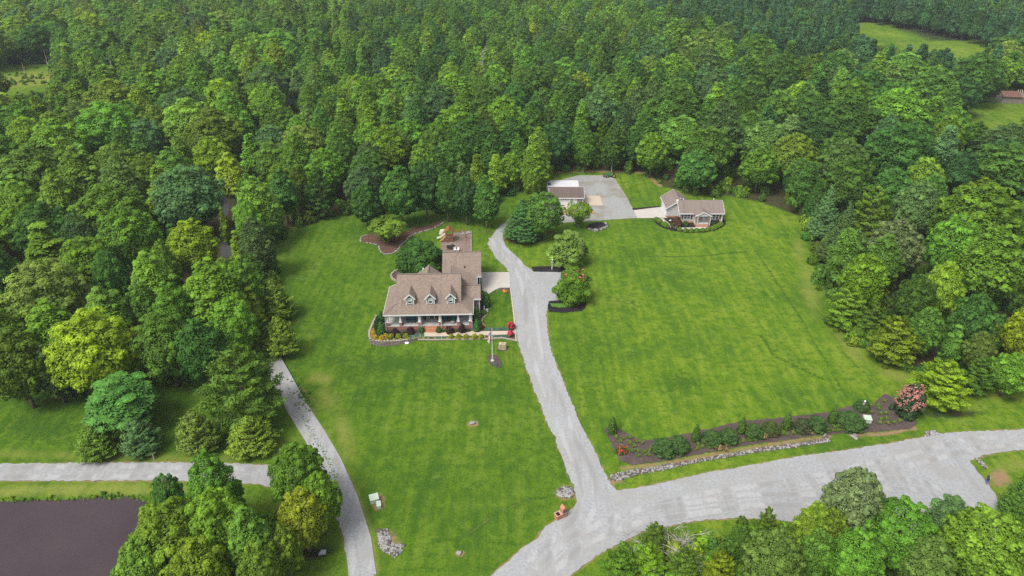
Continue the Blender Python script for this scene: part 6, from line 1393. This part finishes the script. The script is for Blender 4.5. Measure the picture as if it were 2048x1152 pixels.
def shrub(px, py, w, h, kind, col, label, cat='shrub', group=None, name=None, seed=0, d=None, z=.05):
    """px, py: where its foot stands"""
    p = at(px, py); me = SH[kind][seed % len(SH[kind])]
    o = link(name or {'tuft': 'grass_tuft', 'column': 'arborvitae'}.get(kind, 'shrub'), me, None, (p.x, p.y, z)); o.scale = (w, d or w, h); o.rotation_euler = (0, 0, seed * 1.7); 
    if d and d != w: o.rotation_euler = (0, 0, 0)
    o.color = (*col, 1); return tag(o, label, cat, group)
ORD = ['first', 'second', 'third', 'fourth', 'fifth', 'sixth', 'seventh', 'eighth', 'ninth', 'tenth', 'eleventh', 'twelfth', 'thirteenth', 'fourteenth', 'fifteenth', 'sixteenth']
CH = (.23, .27, .016); GOLD = (.42, .30, .03); PURP = (.050, .026, .030); DK = (.062, .125, .030); JUN = (.075, .14, .105); HOS = (.30, .37, .09); ARB = (.055, .15, .028); OLV = (.07, .11, .026)
for k, (px, w) in enumerate(((783, .95), (797, .95), (812.5, 1.0))): shrub(px, 676.5 - .5 * k, w, .85, 'ball', CH, '%s yellow-green ball shrub from the gold shrubs along the retaining wall' % ORD[k], group='ball shrubs on the retaining wall bed', seed=k)
for k, px in enumerate((902.5, 917.5, 932.5, 949.5, 962)): shrub(px, 677.2, 1.0 + .1 * (k % 2), .85, 'ball', CH, '%s yellow-green ball shrub below the front walk, counted from the steps' % ORD[k], group='ball shrubs below the front walk', seed=k)
for k, (px, py, w) in enumerate(((747, 665, 1.0), (747.5, 672, 1.1), (752, 678, 1.2), (764, 679, 1.35), (772, 675.5, 1.2), (749, 655, .7))): shrub(px, py, w, .8, 'loose', GOLD if k < 5 else (.2, .18, .04), 'golden shrub %s' % ['at the west bend of the retaining wall', 'below the uppermost golden one on the west bend', 'in the corner of the retaining wall bed', 'largest of the golden group on the wall bed', 'next to the first yellow-green ball shrub', 'small and high on the west bend of the wall'][k], group='golden shrubs in the wall corner', seed=k)
for k, (px, py, w, h, c) in enumerate(((790, 668.5, 1.6, 1.15, PURP), (821, 668, 1.7, 1.3, PURP), (900, 665, 1.7, 1.2, (.07, .038, .025)), (924, 664.5, 1.5, 1.75, (.055, .03, .028)))): shrub(px, py, w, h, 'loose', c, 'dark %s shrub against the porch, %s' % (['purple', 'purple', 'reddish brown', 'purple-brown'][k], ['nearest the west end', 'west of the steps', 'east of the steps', 'taller one farther east of the steps'][k]), group='dark purple shrubs before the porch', seed=k)
for k, px in enumerate((843.5, 878)): shrub(px, 664.5, 1.15, 1.05, 'dense', DK, 'round dark green boxwood on the %s side of the brick steps' % ('west', 'east')[k], group='boxwoods flanking the steps', seed=k)
for k, (px, py, w, c) in enumerate(((776, 668, .8, (.05, .1, .02)), (806, 668.5, .8, (.05, .1, .02)), (887, 664, .75, (.09, .14, .025)), (912, 664, .7, (.085, .13, .025)), (937, 663, .75, (.04, .08, .025)))): shrub(px, py, w, .5, 'loose', c, 'low green shrub %s' % ['at the porch corner post', 'between the two purple shrubs', 'next to the eastern boxwood', 'between the two eastern dark shrubs', 'at the east end of the porch'][k], group='low green shrubs before the porch', seed=k)
for k, (px, py, w, d) in enumerate(((824, 675, 2.2, 1.1), (838, 672.5, 1.8, 1.2), (853, 677, 1.6, .7), (876, 677.2, 1.9, .7), (888, 677.2, 1.4, .7), (975, 659.5, 2.0, .9), (993, 659.5, 2.4, .8), (1012, 659, 2.2, .8), (985, 674.3, 2.2, .7), (1000, 673.8, 1.8, .7), (1014, 673.6, 1.6, .7), (991, 731, .75, .6))):
    shrub(px, py, w, .32, 'mat', JUN, 'blue-green creeping juniper %s' % ['on the wall bed west of the steps', 'beside the foot of the steps', 'under the walk below the steps', 'below the walk before the first ball shrub', 'below the walk touching the first ball shrub', 'above the walk by the flag', 'in the middle of the strip above the walk', 'above the walk near the red flowers', 'below the walk behind the flagpole', 'below the walk east of the flagpole', 'below the walk near the driveway', 'in the mulch at the flagpole foot'][k], 'juniper', 'creeping junipers', 'juniper', seed=k, d=d)
for k, (px, py) in enumerate(((776, 681), (788.5, 680.5), (801.5, 680), (816.5, 679), (828.5, 676.8), (841, 674.5), (848, 677.8), (857, 678), (871, 678), (884, 677.8), (895.5, 677.5), (910, 677.8), (924, 677.7), (941, 677.6), (955.5, 677.3), (969, 676.5))):
    shrub(px, py, .62, .32, 'loose', HOS, '%s pale variegated hosta along the wall and walk, counted from the west' % ORD[k], 'hosta', 'pale hostas along the front bed', 'hosta', seed=k)
for k, (px, py, w, h) in enumerate(((763.5, 669.5, 1.35, 2.7), (757, 657, 1.4, 2.6), (954, 662.5, 1.15, 2.6), (953.5, 640, 1.2, 2.9), (972.5, 612, 1.5, 3.1), (763, 643, 1.2, 2.2))):
    shrub(px, py, w * 1.15, h, 'column', ARB if k != 1 else (.03, .07, .02), ['bright tapering arborvitae at the southwest porch corner', 'dark arborvitae behind the bright one at the porch corner', 'arborvitae at the southeast end of the porch', 'arborvitae against the grey side wall of the big house', 'largest arborvitae beside the garage apron', 'arborvitae by the west porch side'][k], 'arborvitae', 'arborvitae round the big house', seed=k)
for k, (px, py, w, c) in enumerate(((968, 629, 1.2, (.06, .125, .024)), (958, 649, 1.2, (.07, .13, .024)), (966, 658, .9, (.16, .06, .02)))): shrub(px, py, w, .95, 'dense' if k < 2 else 'loose', c, ['round green shrub beside the curved edging east of the house', 'round green shrub between two arborvitae', 'rusty orange shrub at the end of the curved edging'][k], seed=k)
# red flowering shrubs at the end of the walk
def flowering(px, py, w, h, green, red, n, label, kind='loose', seed=0, group=None, name='flowering_shrub', red2=None, fs=.11):
    p = at(px, py); t = empty(name, (p.x, p.y, .05), 0, label, 'flowering shrub', group); c = link('foliage', SH[kind][0], t); c.scale = (w, w, h); c.color = (*green, 1)
    r_ = np.random.default_rng(seed); d = rdirs(r_, n); d[:, 2] = np.abs(d[:, 2]) * 1.2; d = unit(d); P = d * np.array([w * .5, w * .5, h * .62]) * r_.uniform(.8, 1.08, (n, 1)) + np.array([0, 0, h * .38])
    P = np.repeat(P, 5, 0) + r_.normal(0, .05 * max(1, w / 2), (n * 5, 3)); me = leaf_mesh('blossoms', P, np.repeat(d, 5, 0) + r_.normal(0, .5, (n * 5, 3)) + np.array([0, 0, .4]), r_.normal(0, 1, (n * 5, 3)), r_.uniform(.6, 1.2, n * 5) * fs, r_.uniform(.6, 1.2, n * 5) * fs * .8, r_.uniform(.3, .7, n * 5), M_petal)
    o = link('blossoms', me, t); o.color = (*red, 1); return t
M_petal = leaf_mat('petal', 'OBJ', 0.0, .2)
flowering(1023, 657, 1.4, 1.3, (.05, .07, .02), (.62, .03, .09), 75, 'bright red flowering shrub above the walk end at the driveway', seed=1, group='red flowering shrubs at the walk end'); flowering(1021.5, 672, 1.15, 1.0, (.05, .07, .02), (.62, .04, .10), 60, 'bright red flowering shrub below the walk end at the driveway', seed=2, group='red flowering shrubs at the walk end')
flowering(1812, 829, 4.0, 5.4, (.040, .080, .030), (.46, .21, .18), 260, 'tall pink flowering crape myrtle at the east end of the roadside bed', 'loose', 3, name='crape_myrtle', fs=.12)
flowering(1243, 905, 1.5, 1.0, (.05, .10, .025), (.65, .07, .05), 32, 'low shrub with scattered red blooms in the roadside bed', 'loose', 4, fs=.09)
flowering(1010, 584.5, .9, .45, (.08, .12, .03), (.75, .35, .03), 60, 'small yellow and orange flower clump in the apron bed', 'loose', 5, fs=.08, name='flower_clump')
tp = at(1154, 560, 6.2); r_ = np.random.default_rng(9)
bt = [o for o in bpy.data.objects if o.get('label', '').startswith('grey-green tree with pink blossom')][0]
n = 150; q = r_.uniform(0, 1, n) ** .6; a = r_.uniform(0, 6.283, n); P = np.stack([np.cos(a) * q * 2.1 + .3, np.sin(a) * q * 1.8 - .2, 6.35 + r_.normal(0, .28, n) - q * .7], 1)
M4 = bt.matrix_basis.inverted(); P = np.array([M4 @ (Vector(v) + Vector((bt.location.x, bt.location.y, 0))) for v in P]); o = link('blossoms', leaf_mesh('blossoms', P, r_.normal(0, .5, (n, 3)) + np.array([0, 0, 1.]), r_.normal(0, 1, (n, 3)), np.full(n, .17), np.full(n, .13), r_.uniform(.3, .7, n), M_petal), bt); o.color = (.58, .16, .17, 1)
# roadside bed
for k, (px, py, w, h, c, lab) in enumerate([(1326, 905, 3.4, 2.2, DK, 'large dark shrub westmost in the roadside bed'), (1357, 900, 3.0, 2.2, DK, 'large dark shrub second from the west in the roadside bed'), (1423, 885, 3.0, 1.9, DK, 'dark shrub between the second and third small arborvitae, western one'), (1456, 882, 2.8, 1.9, DK, 'dark shrub between the second and third small arborvitae, eastern one'),
        (1505, 871, 2.9, 1.9, DK, 'dark shrub next to the third small arborvitae'), (1540, 866, 2.7, 1.9, OLV, 'olive shrub behind the tan grass clump in the roadside bed'), (1602, 860, 2.7, 1.8, (.062, .09, .035), 'greyish shrub next to the fourth small arborvitae'), (1633, 857, 3.0, 2.0, DK, 'dark shrub between the greyish shrub and the fifth small arborvitae'), (1699, 852, 4.3, 2.0, DK, 'widest dark shrub beside the transformer box'), (1722, 818, 2.4, 1.6, DK, 'round dark shrub behind the white lamp post')]):
    shrub(px, py, w, h, 'dense', c, lab, seed=k)
for k, (px, py) in enumerate(((1223.5, 866), (1390, 882), (1481, 866), (1571, 858), (1662, 845))): shrub(px, py, 1.35, 3.0, 'column', (.07, .14, .02), '%s small tapering arborvitae from the driveway in the roadside bed' % ORD[k], 'arborvitae', 'small arborvitae in the roadside bed', seed=k)
for k, (px, py, w) in enumerate(((1436, 900, 1.3), (1450, 903, .9), (1528, 877, 1.3), (1545, 873, 1.2), (1618, 870, 1.0), (1362, 903, .9), (1344, 907, .7))): shrub(px, py, w, 1.0, 'tuft', (.26, .20, .085), 'tan ornamental grass clump %s' % ['in front of the dark shrubs by the rubble ditch', 'low beside the larger tan clump', 'before the olive shrub', 'east of the clump before the olive shrub', 'before the greyish shrub', 'at the foot of the second large dark shrub', 'small at the foot of the westmost large shrubs'][k], 'grass clump', 'tan grass clumps in the roadside bed', seed=k)
LIL = [(1231, 876), (1245, 878), (1258, 877), (1240, 884), (1259, 887), (1272, 885), (1283, 887), (1267, 894), (1274, 903), (1287, 906), (1262, 904), (1276, 913), (1295, 911), (1253, 900), (1306, 898), (1298, 903), (1242, 895), (1395, 890), (1404, 896), (1408, 888), (1378, 901), (1418, 895), (1393, 899), (1476, 886), (1486, 884), (1498, 882), (1508, 883), (1562, 869), (1572, 871), (1585, 868), (1594, 868), (1566, 866), (1655, 864), (1665, 863), (1675, 863), (1686, 861), (1668, 856), (1680, 856),
       (1768, 804), (1756, 813), (1757, 819), (1760, 829), (1771, 828), (1772, 839), (1759, 848), (1774, 848), (1787, 847), (1799, 844), (1761, 840), (1742, 826), (1733, 826)]
LIL.sort(); CNT = {}
for k, (px, py) in enumerate(LIL):
    wh = 'left of the large roadside shrubs' if px < 1310 else 'among the roadside shrubs' if px < 1700 else 'around the roadside transformer box'; CNT[wh] = CNT.get(wh, 0) + 1; q = CNT[wh]
    o_ = (ORD + ['seventeenth', 'eighteenth', 'nineteenth', 'twentieth', 'twenty-first', 'twenty-second', 'twenty-third'])[q - 1]
    shrub(px, py, .85, .55, 'tuft', (.12, .20, .03) if k % 3 else (.15, .19, .035), '%s green daylily tuft from the left in the mulch %s' % (o_, wh), 'daylily', 'green daylily tufts ' + wh, 'daylily', seed=k)
# cottage shrubs
BX = (.15, .25, .03)
for k, (px, py) in enumerate(((1312.5, 441.5), (1320, 445.5), (1328, 450.5), (1333, 453.5), (1359, 462), (1371, 463.8), (1382, 464), (1393, 463.8), (1404.5, 463.4), (1414.5, 462.2), (1423, 460.5), (1429, 457.5), (1436, 454.8), (1441, 451.5))): shrub(px, py, 1.35 if k < 4 or k > 9 else 1.2, .95, 'dense', BX, '%s green boxwood of the row round the cottage bed, from the cottage drive' % ORD[k], 'boxwood', 'boxwoods round the cottage bed', seed=k)
for k, (px, py, w, h, c, kind, lab) in enumerate([(1371, 451.5, 1.25, 1.2, DK, 'dense', 'dark green ball shrub under the western cottage window'), (1353, 451, 2.6, 2.2, (.13, .062, .042), 'loose', 'reddish brown bush at the corner of the cottage garage wing'), (1347, 454, 1.6, 1.1, (.10, .09, .03), 'loose', 'olive bush below the reddish brown bush'), (1352, 457, 1.1, .7, (.13, .17, .09), 'loose', 'pale green bush at the bend of the cottage walk'), (1426, 449, 1.5, 1.2, (.06, .085, .03), 'loose', 'dusky green bush east of the cottage steps'), (1434, 447, 1.3, 1.2, (.075, .06, .04), 'loose', 'brownish bush under the eastern cottage window')]): shrub(px, py, w, h, kind, c, lab, seed=k)
rock(1340.5, 441.5, .3, .6, 'small white stone in the black cottage bed', M_white, 47)

# places in words one can find in the view
import re
REPL = [('northwest', 'upper left'), ('northeast', 'upper right'), ('southwest', 'lower left'), ('southeast', 'lower right'), ('westmost', 'leftmost'), ('westwards', 'to the left'), ('eastwards', 'to the right'), ('western', 'left-side'), ('eastern', 'right-side'), ('west', 'left'), ('east', 'right'), ('south of', 'below'), ('bends south', 'bends downward')]
for o in bpy.data.objects:
    for key in ('label', 'group'):
        if key in o:
            t = o[key]
            for a_, b_ in REPL: t = re.sub(r'\b%s\b' % a_, b_, t)
            t = t.replace('left of the', 'left of the').replace('right of the', 'right of the'); o[key] = t

# ---------------------------------------------------------------- the air
hm = bpy.data.materials.new('air'); hm.use_nodes = True; hn = hm.node_tree; hn.nodes.clear()
ho = hn.nodes.new('ShaderNodeOutputMaterial'); pv = hn.nodes.new('ShaderNodeVolumePrincipled')
pv.inputs['Color'].default_value = (0.84, 0.93, 1.0, 1); pv.inputs['Density'].default_value = 0.00013
hn.links.new(pv.outputs[0], ho.inputs['Volume'])
b = MB().box(-2700, 2700, -2700, 2700, -3.5, 74.0)
tag(b.build('haze', hm), kind='stuff')
